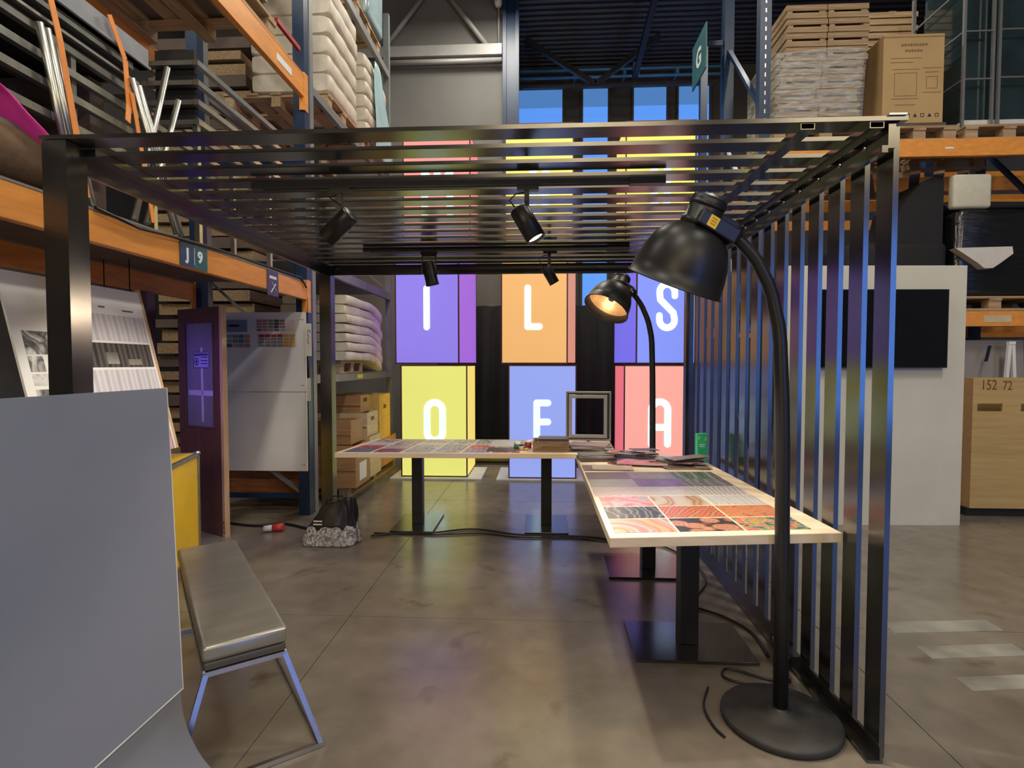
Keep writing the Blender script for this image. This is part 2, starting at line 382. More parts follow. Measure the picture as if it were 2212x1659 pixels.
obj('roof_rail', hollow(B(pg), .925, .975, 2.075, 4.86, 2.317, 2.341), STEEL, pg)
obj('roof_rail', hollow(B(pg), 1.165, 1.215, 2.075, 4.86, 2.317, 2.341), STEEL, pg)
obj('fence_rail', B(pg).box(1.236, 1.262, 2.085, 4.80, 2.25, 2.338), STEEL, pg)
obj('fence_rail', B(pg).box(1.215, 1.236, 2.085, 4.80, 2.235, 2.26), STEEL, pg)
obj('fence_foot_rail', B(pg).box(1.205, 1.262, 2.07, 4.80, 0, .012).box(1.25, 1.262, 2.07, 4.80, .012, .06), STEEL, pg)
obj('back_rail', B(pg).box(-1.84, 1.22, 4.80, 4.82, 2.25, 2.338), STEEL, pg)
for k in range(14):
    y = 2.23+.178*k
    obj('bolt', B(pg).lathe([(0, -.006), (.007, -.004), (.008, 0)], (1.235, y, 2.30), (1, 0, 0), 8), ALU, pg)
obj('end_cap', B(pg).box(1.224, 1.286, 2.062, 2.11, 2.357, 2.364), ALU, pg)

# track lighting under the pergola roof
def track(x0, x1, y, label):
    t = T('light_track', label, 'light track', ((x0+x1)/2, y, 2.338))
    obj('profile', B(t).box(x0, x1, y-.018, y+.018, 2.302, 2.336), BLACK, t)
    obj('conductor_slot', B(t).box(x0+.05, x1-.05, y-.007, y+.007, 2.3005, 2.302), BLACKM, t)
    obj('feed_box', B(t).box(x1-.16, x1, y-.022, y+.022, 2.297, 2.336), BLACK, t)
    return t
track(-1.37, .56, 2.60, 'black lighting track near the front of the pergola roof')
track(-1.32, .63, 4.09, 'black lighting track near the back of the pergola roof')
LENS = glow('spot_lens', (1.0, .93, .80), 14)
def spot(x, y, d, label, lit=True, watt=35, length=.14, r=.038):
    t = T('track_spotlight', label, 'spotlight', (x, y, 2.30), 0, 'track spotlights')
    d = Vector(d).normalized(); c = Vector((x, y, 2.302-.17)); a = c-d*length*.45; e = c+d*length*.55
    obj('adapter', B(t).box(x-.045, x+.055, y-.017, y+.017, 2.277, 2.302), BLACK, t)
    obj('arm', B(t).box(x-.011, x+.011, y-.012, y+.012, 2.302-.175, 2.277), BLACK, t)
    obj('housing', B(t).lathe([(0, 0), (r*.93, 0), (r, .006), (r, length), (r*.88, length), (r*.86, length-.02), (0, length-.02)], a, d, 24), BLACK, t)
    obj('lens', B(t).lathe([(0, 0), (r*.8, 0)], e-d*.012, d, 24), LENS if lit else BLACKM, t)
    s = d.cross(Vector((0, 1, 0))).normalized()
    p0 = a+Vector((-.02, 0, .01)); obj('cord', B(t).tube([Vector((x-.01, y, 2.27)), Vector((x-.05, y-.01, 2.262)), p0+Vector((-.025, 0, .03)), p0+Vector((.0, 0, .0))], .0035, 6), BLACK, t)
    if lit:
        l = bpy.data.lights.new('spot', 'SPOT'); l.energy = watt; l.color = (1, .9, .74); l.spot_size = R(58); l.spot_blend = .6; l.shadow_soft_size = .03
        o = bpy.data.objects.new('spotlight_beam', l); COL.objects.link(o); o.parent = t; o.location = e+d*.01-t.location
        o.rotation_euler = d.to_track_quat('-Z', 'Y').to_euler()
    return t
spot(-.95, 2.60, (-.74, .20, -.60), 'front track spotlight aimed down to the left', True, 44, .165, .047)
spot(-.07, 2.60, (.48, -.1, -.85), 'front track spotlight aimed down to the right', True, 60, .165, .047)
spot(.055, 4.09, (.50, .15, -.85), 'rear track spotlight with bright lens in front of the L box', True, 40)
t = T('theatre_spotlight', 'small yoke-mounted black spotlight hanging in front of the purple I box', 'spotlight', (-.84, 4.09, 2.30))
obj('adapter', B(t).box(-.89, -.77, 4.07, 4.11, 2.277, 2.302), BLACK, t)
for s in (-1, 1): obj('yoke_arm', B(t).box(-.83+s*.05-.004, -.83+s*.05+.004, 4.082, 4.098, 2.14, 2.272), BLACK, t)
obj('yoke_bridge', B(t).box(-.884, -.776, 4.082, 4.098, 2.266, 2.277), BLACK, t)
obj('housing', B(t).lathe([(0, 0), (.04, 0), (.047, .01), (.047, .16), (.05, .165), (.05, .18), (.04, .18), (.038, .16), (0, .16)], (-.845, 4.10, 2.235), (.18, .2, -.96), 24), BLACK, t)
for s in (-1, 1): obj('clamp_knob', B(t).lathe([(0, 0), (.014, 0), (.014, .018), (0, .018)], (-.83+s*.052, 4.09, 2.15), (s, 0, 0), 10), BLACK, t)

# ================================================================ PALLET RACKING
def pallet(loc, label, rz=0, sx=1.2, sy=.8, group='wooden pallets on the racks', nb=5):
    t = T('wooden_pallet', label, 'pallet', loc, rz, group)
    for i in range(nb):
        w = .12; y = -sy/2+w/2+i*(sy-w)/(nb-1); obj('deck_board', B().box(-sx/2, sx/2, y-w/2, y+w/2, .122, .144), WOODP, t)
    for x in (-sx/2+.07, 0, sx/2-.07):
        obj('stringer_board', B().box(x-.06, x+.06, -sy/2, sy/2, .10, .122), WOODY, t)
        for y in (-sy/2+.06, 0, sy/2-.06): obj('block', B().box(x-.06, x+.06, y-.05, y+.05, .022, .10), WOODP, t)
    for y in (-sy/2+.06, 0, sy/2-.06): obj('bottom_board', B().box(-sx/2, sx/2, y-.05, y+.05, 0, .022), WOODP, t)
    return t
def upright(t, x, y, h, m, w=.1, d=.08): 
    return obj('upright', B(t).box(x-w/2, x+w/2, y-d/2, y+d/2, 0, h), m, t)

# left rack (bay J 9)
rk = T('orange_pallet_rack', 'pallet rack with orange beams and blue uprights left of the pergola', 'rack', (-2.8, 3.0, 0))
upright(rk, -2.305, 5.3, 6.4, BLUE, .11, .1); upright(rk, -3.35, 5.3, 6.4, BLUE, .11, .1)
upright(rk, -2.305, .2, 6.4, BLUE, .11, .1); upright(rk, -3.35, .2, 6.4, BLUE, .11, .1)
for z0, z1 in ((.22, .9), (.95, 1.9), (2.4, 3.3), (3.35, 4.2), (4.3, 5.2)):
    obj('frame_brace', B(rk).bar((-2.36, 5.3, z0), (-3.3, 5.3, z1), .04, .03), BLUE if z0 > 1 else GREYP, rk)
for z in (.18, 2.35, 3.4): obj('frame_bar', B(rk).bar((-2.36, 5.3, z), (-3.3, 5.3, z), .045, .045), BLUE, rk)
for x in (-2.275, -3.38):
    for z0, z1 in ((2.09, 2.25), (4.0, 4.2)):
        f = x > -3
        obj('beam', B(rk).box(x-.025, x+.025, .26, 5.24, z0, z1), ORANGE, rk, .004)
        obj('beam_lip', B(rk).box(x-.03, x+.027, .26, 5.24, z1, z1+.012), GREYP if z0 < 3 else ORANGE, rk)
        obj('connector_plate', B(rk).box(x-.02, x+.032, 5.235, 5.32, z0-.12, z1+.03), ORANGE, rk)
    obj('beam', B(rk).box(x-.025, x+.025, .26, 5.24, 5.9, 6.05), ORANGE, rk)
SHELF = mat('rack_shelf_board', (.16, .12, .10), .7, 0, .15, 4)
for k in range(12): obj('shelf_panel', B(rk).box(-3.355, -2.30, .30+k*.41, .30+k*.41+.405, 2.262, 2.276), SHELF, rk)
obj('price_label', B(rk).box(-2.2495, -2.247, 4.7, 4.98, 4.06, 4.12), INKW, rk)
t_sig = T('bay_sign', 'dark teal bay sign reading J 9 on the orange beam', 'sign', (-2.245, 3.5, 2.17))
obj('sign_plate', B(t_sig).box(-2.248, -2.243, 3.365, 3.505, 2.095, 2.245), mat('sign_blue', (.035, .075, .16), .4), t_sig)
obj('sign_plate', B(t_sig).box(-2.248, -2.243, 3.505, 3.645, 2.095, 2.245), mat('sign_teal', (.03, .14, .17), .4), t_sig)
text('lettering', 'J', .10, INKW, t_sig, (.003, -.065, 0), (R(90), 0, R(90)), bold=.004)
text('lettering', '9', .10, INKW, t_sig, (.003, .065, 0), (R(90), 0, R(90)), bold=.004)
obj('divider_line', B(t_sig).box(-2.243, -2.2425, 3.503, 3.507, 2.115, 2.225), INKW, t_sig)
t_sg2 = T('tool_sign', 'small purple pictogram sign hanging on the orange beam near the door', 'sign', (-2.243, 4.56, 2.15))
obj('sign_plate', B(t_sg2).box(-2.247, -2.243, 4.465, 4.655, 2.045, 2.255), mat('sign_purple', (.07, .06, .16), .4), t_sg2)
obj('printed_line', B(t_sg2).box(-2.243, -2.2425, 4.50, 4.62, 2.185, 2.208), INKW, t_sg2)
obj('pictogram', B(t_sg2).bar((-2.2425, 4.52, 2.07), (-2.2425, 4.60, 2.15), .002, .012, (1, 0, 0)).bar((-2.2425, 4.60, 2.09), (-2.2425, 4.535, 2.155), .002, .012, (1, 0, 0)), INKW, t_sg2)
# far grey shelf rack
gk = T('grey_shelf_rack', 'grey steel shelf rack holding sacks and crates behind the pergola', 'rack', (-2.8, 7.0, 0))
for y in (5.42, 8.25):
    for x in (-2.29, -3.35): upright(gk, x, y, 6.6, GREYP, .08, .08)
    for z0, z1 in ((.3, 1.2), (1.4, 2.3), (2.6, 3.4), (3.4, 2.6+1.6)): obj('frame_brace', B(gk).bar((-2.33, y, z0), (-3.31, y, z1), .03, .02), GREYP, gk)
for z0, z1 in ((1.28, 1.36), (2.42, 2.52), (4.12, 4.20), (5.66, 5.76)):
    for x in (-2.27, -3.37): obj('beam', B(gk).box(x-.022, x+.022, 5.46, 8.21, z0, z1), GREYP, gk)
    for k in range(5 if z0 < 3 else 0): obj('shelf_panel', B(gk).box(-3.34, -2.30, 5.47+k*.545, 5.47+k*.545+.54, z1-.015, z1), GREYP, gk)
obj('price_label', B(gk).box(-2.2475, -2.246, 6.68, 6.88, 1.30, 1.345), mat('yellow_label', (.75, .75, .12), .6), gk)
obj('upright', B(gk).box(-2.30, -2.24, 5.70, 5.76, 0, 2.42), GREYP, gk)
# right rack
rr = T('orange_pallet_rack', 'pallet rack with orange beams behind the television wall', 'rack', (4.4, 6.3, 0))
for x in (2.23, 5.15, 7.9):
    for y in (5.85, 6.95): upright(rr, x, y, 6.6, BLUE, .11, .1)
    for z0, z1 in ((.4, 1.5), (1.7, 2.8), (2.9, 4.0), (4.1, 5.2), (5.3, 6.4)): obj('frame_brace', B(rr).bar((x, 5.9, z0), (x, 6.9, z1), .05, .04), BLUE, rr)
    for k in range(18): obj('slot_row', B(rr).box(x-.006, x+.006, 5.7985, 5.80, 3.9+k*.09, 3.94+k*.09), ALU, rr) if x < 3 else None
for y in (5.82, 6.98):
    for z0, z1 in ((3.53, 3.70), (1.85, 2.0)):
        for x0, x1 in ((2.29, 5.09), (5.21, 7.84)):
            obj('beam', B(rr).box(x0, x1, y-.025, y+.025, z0, z1), ORANGE, rr, .004)
            for xx in (x0, x1): obj('connector_plate', B(rr).box(xx-.03, xx+.03, y-.032, y+.02, z0-.06, z1+.02), ORANGE, rr)
for k in range(7): obj('shelf_panel', B(rr).box(2.30+k*.40, 2.30+k*.40+.39, 5.85, 6.95, 1.995, 2.01), SHELF, rr)
obj('price_label', B(rr).box(3.98, 4.06, 5.793, 5.795, 3.60, 3.617), INKW, rr)
obj('taped_note', B(rr).box(4.40, 4.66, 5.793, 5.795, 1.89, 1.96), mat('tan_paper', (.62, .52, .32), .7), rr)
bk = T('orange_pallet_rack', 'second orange-beamed rack standing behind the right-hand rack', 'rack', (5.2, 8.9, 0))
for x in (2.6, 5.4, 8.2):
    for y in (8.2, 9.3): upright(bk, x, y, 6.6, BLUE, .11, .1)
for y in (8.2, 9.3):
    for z in (1.9, 3.62, 4.0):
        for x0, x1 in ((2.66, 5.34), (5.46, 8.14)): obj('beam', B(bk).box(x0, x1, y-.025, y+.025, z, z+.15), ORANGE, bk)
# frame end with sign G
t = T('aisle_sign', 'teal aisle sign with white letter G on the blue rack end', 'sign', (1.9, 6.95, 5.15))
obj('sign_plate', B(t).box(1.885, 1.90, 6.66, 7.24, 4.90, 5.42), mat('sign_teal', (.03, .14, .17), .4), t)
text('lettering', 'G', .30, INKW, t, (-.0165, 0, 0), (R(90), 0, R(-90)), bold=.008)
obj('bracket', B(t).box(1.9, 2.176, 6.94, 6.96, 5.3, 5.36), BLUE, t)
for i, p in enumerate(FLOOD):
    t = T('added_floodlight', ['assumed unseen upper left-hand', 'assumed unseen right-hand', 'added unseen lower left-hand'][i]+' wide warm floodlight on the wall behind the viewer', 'floodlight', p, 0, 'added wall floodlights')
    obj('housing', B(t).box(p[0]-1.25, p[0]+1.25, -4.42, -4.36, p[2]-.7, p[2]+.7), BLACK, t); obj('bracket', B(t).box(p[0]-.1, p[0]+.1, -4.6, -4.42, p[2]-.05, p[2]+.05), BLACK, t)

# ================================================================ LETTER BOXES
FRAMEC = mat('dark_bronze_edge', (.13, .055, .05), .4, .6, .1, 6)
LET = glow('letter_white', (.72, .95, 1.0), .82)
W_ = .085
GLY = {
 'I': [([(.43, .47), (.43, .96)], 0)],
 'L': [([(.35, .96), (.35, .47), (.50, .47)], 0)],
 'E': [([(.50, .96), (.36, .96), (.36, .47), (.50, .47)], 0), ([(.36, .72), (.50, .72)], 0)],
 'O': [([(.34, .57)]+[(.34, .86)]+arc(.44, .86, .10, 180, 0)+[(.54, .57)]+arc(.44, .57, .10, 0, -180), 0)],
 'A': [([(.345, .45), (.345, .88)]+arc(.445, .88, .10, 180, 0)+[(.545, .45)], 0), ([(.345, .66), (.545, .66)], 0)],
 'S': [([(.50, .85)]+arc(.40, .89, .10, 10, 180)+[(.31, .80), (.48, .64)]+arc(.40, .55, .10, 20, -180)+[(.30, .60)], 0)],
 'M': [([(.28, .43), (.28, .95), (.44, .70), (.60, .95), (.60, .43)], 0), ([(.44, .70), (.44, .95)], 0)],
 'N': [([(.35, .43), (.35, .95), (.51, .47), (.51, .95)], 0)],
 'U': [([(.35, .95), (.35, .55)]+arc(.43, .55, .08, 180, 360)+[(.51, .95)], 0)],
}
BOXN = {'I': ('purple', (.26, .20, .78), (.34, .14, .70)), 'L': ('orange', (.80, .44, .16), (.70, .30, .19)), 'S': ('blue-violet', (.22, .29, .90), (.17, .16, .82)),
        'O': ('yellow', (.76, .76, .19), (.92, .72, .16)), 'E': ('periwinkle blue', (.29, .37, .86), (.25, .33, .8)), 'A': ('salmon', (.90, .38, .32), (.80, .17, .20)),
        'M': ('salmon pink', (.90, .30, .29), (.85, .22, .24)), 'N': ('bright yellow', (.95, .82, .17), (.9, .72, .16)), 'U': ('lemon yellow', (.93, .80, .15), (.9, .70, .14))}
POSN = {'I': 'middle left of the wall of boxes', 'L': 'in the middle of the wall of boxes', 'S': 'middle right behind the floor lamps', 'O': 'standing on the floor behind the table', 'E': 'on the floor behind the picture frame', 'A': 'on the floor behind the lamp pole',
        'M': 'topmost left above the pergola slats', 'N': 'topmost in the middle above the pergola slats', 'U': 'topmost right above the pergola slats'}
BG = .86
def lightbox(ch, corner, pivot_left, rz, z0, h=1.45):
    nm, cf, cs = BOXN[ch]
    t = T('letter_light_box', '%s glowing light box %s' % (nm, POSN[ch]), 'light box', (corner[0], corner[1], z0), R(rz), 'glowing letter boxes')
    x0 = 0 if pivot_left else -BG; x1 = x0+BG; e = .016
    mf, ms = glow('lit_%s_front' % ch, cf, .66), glow('lit_%s_side' % ch, cs, .64)
    fr = B()
    for x in (x0, x1-e):
        for y in (0, BG-e): fr.box(x, x+e, y, y+e, 0, h)
    for z in (0, h-e):
        for y in (0, BG-e): fr.box(x0+e, x1-e, y, y+e, z, z+e)
        for x in (x0, x1-e): fr.box(x, x+e, e, BG-e, z, z+e)
    obj('edge_frame', fr, FRAMEC, t)
    obj('front_panel', B().box(x0+e, x1-e, .003, .009, e, h-e), mf, t)
    obj('rear_panel', B().box(x0+e, x1-e, BG-.009, BG-.003, e, h-e), mf, t)
    obj('side_panel', B().box(x0+.003, x0+.009, e, BG-e, e, h-e), ms, t)
    obj('side_panel', B().box(x1-.009, x1-.003, e, BG-e, e, h-e), ms, t)
    obj('lid', B().box(x0+e, x1-e, e, BG-e, h-.009, h-.003), FRAMEC, t)
    l = obj('letter', strokes(B(), [([(x0+x, z) for x, z in p], c) for p, c in GLY[ch]], W_, -.004, .003), LET, t)
    return t
lightbox('O', (-.945, 7.03), False, 0, .022, 1.44); lightbox('E', (-.42, 7.0), True, 0, .022, 1.44); lightbox('A', (1.027, 7.0), True, 0, .022, 1.44)
lightbox('I', (-1.043, 7.0), False, -8, 1.475); lightbox('L', (.325, 6.98), False, -10, 1.475); lightbox('S', (1.17, 6.98), True, 11, 1.475)
lightbox('M', (-.893, 7.0), False, 0, 2.926); lightbox('N', (-.465, 7.0), True, 0, 2.926, 1.53); lightbox('U', (1.027, 7.0), True, 0, 2.926, 1.53)
PLATE = mat('pale_base_plate', (.62, .63, .60), .5, 0, .06, 6)
for k, (x0, x1, y0, y1, w) in enumerate([(-1.93, -.76, 6.94, 7.75, 'yellow'), (-.57, .60, 6.92, 7.75, 'periwinkle blue'), (.88, 2.05, 6.93, 7.75, 'salmon')]):
    tag(obj('base_board', B().box(x0, x1, y0, y1, 0, .022), PLATE, None, .003), 'pale flat floor board under the %s box' % w, 'base board', 'floor boards under the letter boxes')
GOLD = mat('gold_fabric', (.55, .40, .10), .35, .5, .2, 14)
for k in range(3):
    tag(obj('fabric_roll', B().tube([(-1.0, 8.2+.1*k, .085+.03*(k == 1)+.10*(k == 2)), (.1, 8.2+.1*k, .085+.03*(k == 1)+.10*(k == 2))], .07, 14), GOLD), ['front', 'rear', 'uppermost'][k]+' gold fabric roll lying on the floor between the boxes', 'fabric roll', 'gold fabric rolls')
S('trim_1', B().box(-1.5, 2.2, 8.05, 8.12, 0, .012), JOINT)

# ================================================================ TABLES
PAL = {
 'agate': ('rings', [(.70, .42, .26), (.60, .16, .09), (.72, .45, .30), (.66, .30, .20), (.30, .42, .48), (.62, .55, .50), (.50, .24, .24)], 1.5, 2.2),
 'flower': ('vor', [(.36, .13, .08), (.66, .32, .21), (.42, .18, .12), (.68, .36, .25), (.38, .16, .11), (.04, .04, .05), (.05, .05, .06)], 13, 0),
 'tropic': ('noise', [(.03, .03, .08), (.10, .30, .33), (.70, .45, .08), (.75, .12, .25), (.10, .05, .20)], 13, 2),
 'leafdark': ('wave', [(.03, .04, .05), (.05, .07, .07), (.30, .32, .28), (.04, .05, .055)], 4, 14),
 'coral': ('wave', [(.55, .14, .08), (.72, .28, .17), (.30, .06, .04), (.62, .26, .16)], 5, 6),
 'coral2': ('noise', [(.62, .20, .10), (.75, .33, .16), (.36, .08, .04)], 8, 4),
 'paint': ('noise', [(.30, .45, .50), (.55, .45, .55), (.80, .30, .22), (.72, .10, .30), (.25, .35, .50)], 9, 2),
 'agate2': ('rings', [(.62, .56, .50), (.60, .50, .42), (.42, .17, .06), (.58, .46, .34), (.46, .22, .09), (.60, .54, .48)], 1.3, 2.6),
 'marble': ('wave', [(.72, .72, .74), (.50, .50, .54), (.78, .78, .78), (.66, .66, .70)], 3, 6),
 'dots': ('check', [(.74, .66, .64), (.62, .50, .52)], 42, 0),
 'marble2': ('noise', [(.70, .67, .68), (.58, .55, .58), (.76, .74, .74)], 12, 2),
 'waves': ('wave', [(.74, .73, .76), (.42, .40, .46), (.72, .71, .74)], 6, 3),
 'greygreen': ('noise', [(.40, .44, .41), (.46, .49, .46)], 12, 0),
 'purple': ('noise', [(.16, .09, .26), (.30, .18, .42), (.20, .12, .30)], 6, 1.5),
 'greyviolet': ('wave', [(.24, .24, .27), (.42, .40, .46), (.20, .20, .22)], 3, 4),
 'mauve': ('noise', [(.24, .16, .18), (.29, .20, .22)], 10, 0),
 'lace': ('vor', [(.50, .46, .42), (.32, .30, .28), (.44, .38, .36)], 14, 0),
 'green': ('wave', [(.08, .16, .12), (.26, .36, .28), (.05, .10, .08), (.40, .44, .36)], 3.4, 4),
}
def pm(k, seed=0, rot=0): 
    kd, cols, sc, di = PAL[k]; return pattern('print_%s_%d' % (k, seed), kd, cols, sc, di, .33, R(35) if k == 'coral' else rot, seed, {'agate': (-.42, -.98), 'agate2': (-.25, -.42)}.get(k))
def quad_table(t, c, ztop, th):
    return B(t).hexa([(x, y, ztop-th) for x, y in c]+[(x, y, ztop) for x, y in c])
def bil(c, u, v):
    (ax, ay), (bx, by), (cx, cy), (dx, dy) = c
    return ((1-u)*(1-v)*ax+u*(1-v)*bx+u*v*cx+(1-u)*v*dx, (1-u)*(1-v)*ay+u*(1-v)*by+u*v*cy+(1-u)*v*dy)
def column(t, x, y, ztop, px=.30, py=.21, w=.048):
    bp = obj('base_plate', B(t).box(x-px, x+px, y-py, y+py, .003, .016), STEEL if px > .25 else mat('dark_steel_plate', (.10, .10, .105), .22, .9, .1, 8), t, .002)
    obj('column', B(t).box(x-w, x+w, y-w, y+w, .016, ztop-.012), BLACK, t, .003)
    obj('top_bracket', B(t).box(x-.2, x+.2, y-.14, y+.14, ztop-.012, ztop), BLACK, t)
C2 = [(.277, 2.24), (1.252, 2.36), (1.165, 4.28), (.266, 4.235)]; Z2 = .775
tb = T('display_table', 'pale birch table covered with large colourful pattern prints under the floor lamp', 'table', (.75, 3.3, 0))
obj('table_top', quad_table(tb, C2, Z2, .042), BIRCH, tb, .003)
column(tb, .77, 2.935, Z2-.042); column(tb, .765, 4.0, Z2-.042)
rows = [['agate', 'flower', 'tropic'], ['leafdark', 'coral', 'coral2'], ['paint', 'agate2', 'marble'], ['dots', 'marble2', 'waves'], ['greygreen', 'purple', 'greyviolet'], ['mauve', 'lace', 'green']]
us = [(.030, .302), (.312, .598), (.608, .895)]; tight = [(.012, .302), (.302, .60), (.60, .897)]
for r, row in enumerate(rows):
    v0 = .030+.108*r; v1 = v0+(.100 if r < 3 else .106)
    for (u0, u1), k in zip(us if r < 3 else tight, row):
        p = [bil(C2, u, v) for u, v in ((u0, v0), (u1, v0), (u1, v1), (u0, v1))]
        obj('print', B(tb).hexa([(x, y, Z2) for x, y in p]+[(x, y, Z2+.0015) for x, y in p]), pm(k, r), tb)
C1 = [(-1.668, 4.375), (.60, 4.435), (.635, 5.24), (-1.566, 5.207)]; Z1 = .76
t1 = T('display_table', 'long pale birch table with rows of small pattern prints at the back', 'table', (-.5, 4.85, 0))
obj('table_top', quad_table(t1, C1, Z1, .04), BIRCH, t1, .003)
column(t1, -1.135, 5.03, Z1-.04, .19, .285); column(t1, .045, 5.05, Z1-.04, .19, .285)
cols1 = [[(.10, .12, .20), (.30, .06, .10), (.45, .42, .46), (.32, .28, .28)], [(.22, .06, .10), (.34, .30, .32), (.42, .24, .24), (.30, .26, .26)], [(.30, .27, .26), (.34, .31, .33), (.55, .42, .22), (.36, .32, .28)],
         [(.34, .33, .34), (.30, .30, .32), (.38, .36, .34), (.34, .32, .32)], [(.28, .29, .40), (.55, .17, .12), (.40, .40, .36), (.32, .31, .27)], [(.50, .18, .11), (.42, .38, .30), (.20, .17, .13), (.34, .32, .26)]]
for c in range(6):
    for r in range(4):
        u0 = .022+.107*c; u1 = u0+.098; v0 = .04+.235*r; v1 = v0+.225
        p = [bil(C1, u, v) for u, v in ((u0, v0), (u1, v0), (u1, v1), (u0, v1))]
        col = cols1[c][r]; a = tuple(v*.45 for v in col); d = tuple(min(1, v*1.7) for v in col)
        obj('print', B(t1).hexa([(x, y, Z1) for x, y in p]+[(x, y, Z1+.0015) for x, y in p]), pattern('small_print_%d_%d' % (c, r), ['wave', 'noise'][(c+r) % 2], [col, a, d, col], 7, 3, .35, 0, c*5+r), t1)
# prints and boards lying loose (plain sheets)
def sheet(name, x, y, z, w, d, rz, m, label, cat='sample sheet', th=.004, tilt=(0, 0), group='loose sample sheets'):
    o = obj(name, B().box(-w/2, w/2, -d/2, d/2, 0, th), m); o.location = (x, y, z); o.rotation_euler = (tilt[0], tilt[1], rz)
    return tag(o, label, cat, group)
GS = [('dark_sheet', (.10, .095, .10)), ('grey_sheet', (.24, .22, .23)), ('mauve_sheet', (.34, .25, .26)), ('pinkish_sheet', (.46, .34, .34)), ('cream_sheet', (.72, .64, .52)), ('taupe_sheet', (.26, .20, .19)), ('rust_sheet', (.52, .16, .09)), ('olive_sheet', (.17, .18, .16))]
GM = {n: mat(n, tuple(v*.72 for v in c), .4, 0, .28, 16, stretch=(1, 3, 1)) for n, c in GS}
z = Z1+.001
sheet('sample_sheet', -.33, 4.60, z, .24, .20, 0, mat('black_white_print', (.09, .09, .10), .35, 0, .5, 9, stretch=(1, 8, 1)), 'black and white print at the front edge of the back table')
sheet('sample_sheet', -.32, 4.95, z, .26, .36, 0, mat('pale_print', (.52, .56, .54), .35, 0, .12, 9, stretch=(1, 8, 1)), 'pale grey-green print behind the black one on the back table')
sheet('sample_sheet', -.06, 5.02, z, .22, .20, .05, mat('speckled_print', (.40, .40, .37), .4, 0, .4, 26), 'speckled grey print left of the wooden tray on the back table')
pile1 = [(.36, 4.62, .30, .22, .1, 'dark_sheet', 'lowest dark sheet of the stack right of the wooden tray'), (.37, 4.63, .29, .21, -.06, 'taupe_sheet', 'brown sheet in the stack right of the wooden tray'),
         (.38, 4.62, .30, .22, .18, 'grey_sheet', 'grey sheet in the stack right of the wooden tray'), (.40, 4.66, .32, .22, -.25, 'mauve_sheet', 'uppermost mauve sheet of the stack right of the wooden tray'),
         (.44, 4.84, .34, .20, .05, 'taupe_sheet', 'taupe sheet lying under the foot of the grey picture frame'), (.30, 4.86, .16, .12, .6, 'cream_sheet', 'small cream card beside the foot of the grey picture frame')]
for k, (x, y, w, d, rz, m, lb) in enumerate(pile1): sheet('sample_sheet', x, y, Z1+.002+(.012*k if k < 4 else .002+.005*(k-4)), w, d, rz, GM[m], lb, th=.010 if k < 4 else .004)
z = Z2+.002
pile2 = [(.40, 4.07, .26, .18, .12, 'dark_sheet', .02, 'thick dark block of samples at the far left corner of the front table'),
         (.40, 4.07, .25, .17, -.04, 'mauve_sheet', .012, 'mauve sample lying on the thick dark block'),
         (.40, 4.09, .25, .15, .16, 'olive_sheet', .006, 'olive-grey striped sheet on top of the dark block'),
         (.43, 3.74, .30, .18, .02, 'taupe_sheet', .003, 'brown sheet half hidden under a cream card near the front table edge'),
         (.475, 3.735, .27, .16, -.05, 'cream_sheet', .003, 'blank cream card lying on the brown sheet'),
         (.585, 3.93, .20, .14, .7, 'rust_sheet', .004, 'rust-red sheet poking out of the pile beside the dark block'),
         (.585, 3.94, .18, .12, .45, 'olive_sheet', .006, 'curled striped sheet on the rust-red one'),
         (.70, 3.90, .34, .22, -.15, 'paint', .006, 'glossy print with pink and dark swirls in the middle of the pile'),
         (.66, 4.12, .36, .16, -.35, 'dark_sheet', .008, 'long dark strip lying across the back of the pile'),
         (.62, 4.15, .40, .10, -.28, 'taupe_sheet', .006, 'narrow brown strip on the long dark strip'),
         (.76, 4.15, .18, .13, .2, 'grey_sheet', .006, 'small grey card at the back of the pile'),
         (.88, 4.13, .24, .16, .35, 'cream_sheet', .004, 'cream sheet at the back right of the pile'),
         (.83, 4.10, .17, .10, -.3, 'cream_sheet', .004, 'little ivory card beside the grey card'),
         (.92, 3.94, .34, .24, .10, 'mauve_sheet', .005, 'large mauve sheet on the right of the pile'),
         (.96, 3.93, .34, .24, -.12, 'pinkish_sheet', .005, 'uppermost pinkish sheet on the right of the pile'),
         (.98, 3.80, .30, .16, .08, 'pinkish_sheet', .005, 'dusty pink sheet sticking out at the front right of the pile'),
         (.97, 3.79, .30, .14, -.06, 'taupe_sheet', .004, 'taupe strip over the dusty pink sheet'),
         (1.0, 4.15, .26, .16, -.05, 'mauve_sheet', .004, 'plain mauve sheet near the far right table corner')]
zz = [z, z+.021, z+.034, z, z+.004, z, z+.008, z+.012, z+.019, z+.028, z+.034, z+.006, z+.030, z+.006, z+.016, z, z+.006, z+.001]
for (x, y, w, d, rz, m, th, lb), zc in zip(pile2, zz):
    sheet('sample_sheet', x, y, zc, w, d, rz, GM[m] if m in GM else pm(m, 3), lb, th=th, tilt=(random.uniform(-.02, .02), random.uniform(-.015, .015)) if zc > z+.008 else (0, 0))
fan = [(.90, 3.86, -.55, 'mauve_sheet', 'fanned mauve sheet turned farthest to the left'), (.94, 3.88, -.28, 'taupe_sheet', 'fanned taupe sheet near the left of the fan'), (.97, 3.90, -.02, 'mauve_sheet', 'fanned mauve sheet in the middle of the fan'),
       (1.0, 3.90, .22, 'pinkish_sheet', 'fanned pinkish sheet right of the middle'), (1.0, 3.86, .45, 'taupe_sheet', 'fanned taupe sheet turned farthest to the right'), (.60, 4.06, -.5, 'olive_sheet', 'olive strip crossing the dark strips'), (.53, 4.0, .9, 'rust_sheet', 'second rust-red strip beside the curled sheet'), (.74, 4.04, .3, 'dark_sheet', 'dark card sticking up behind the glossy print')]
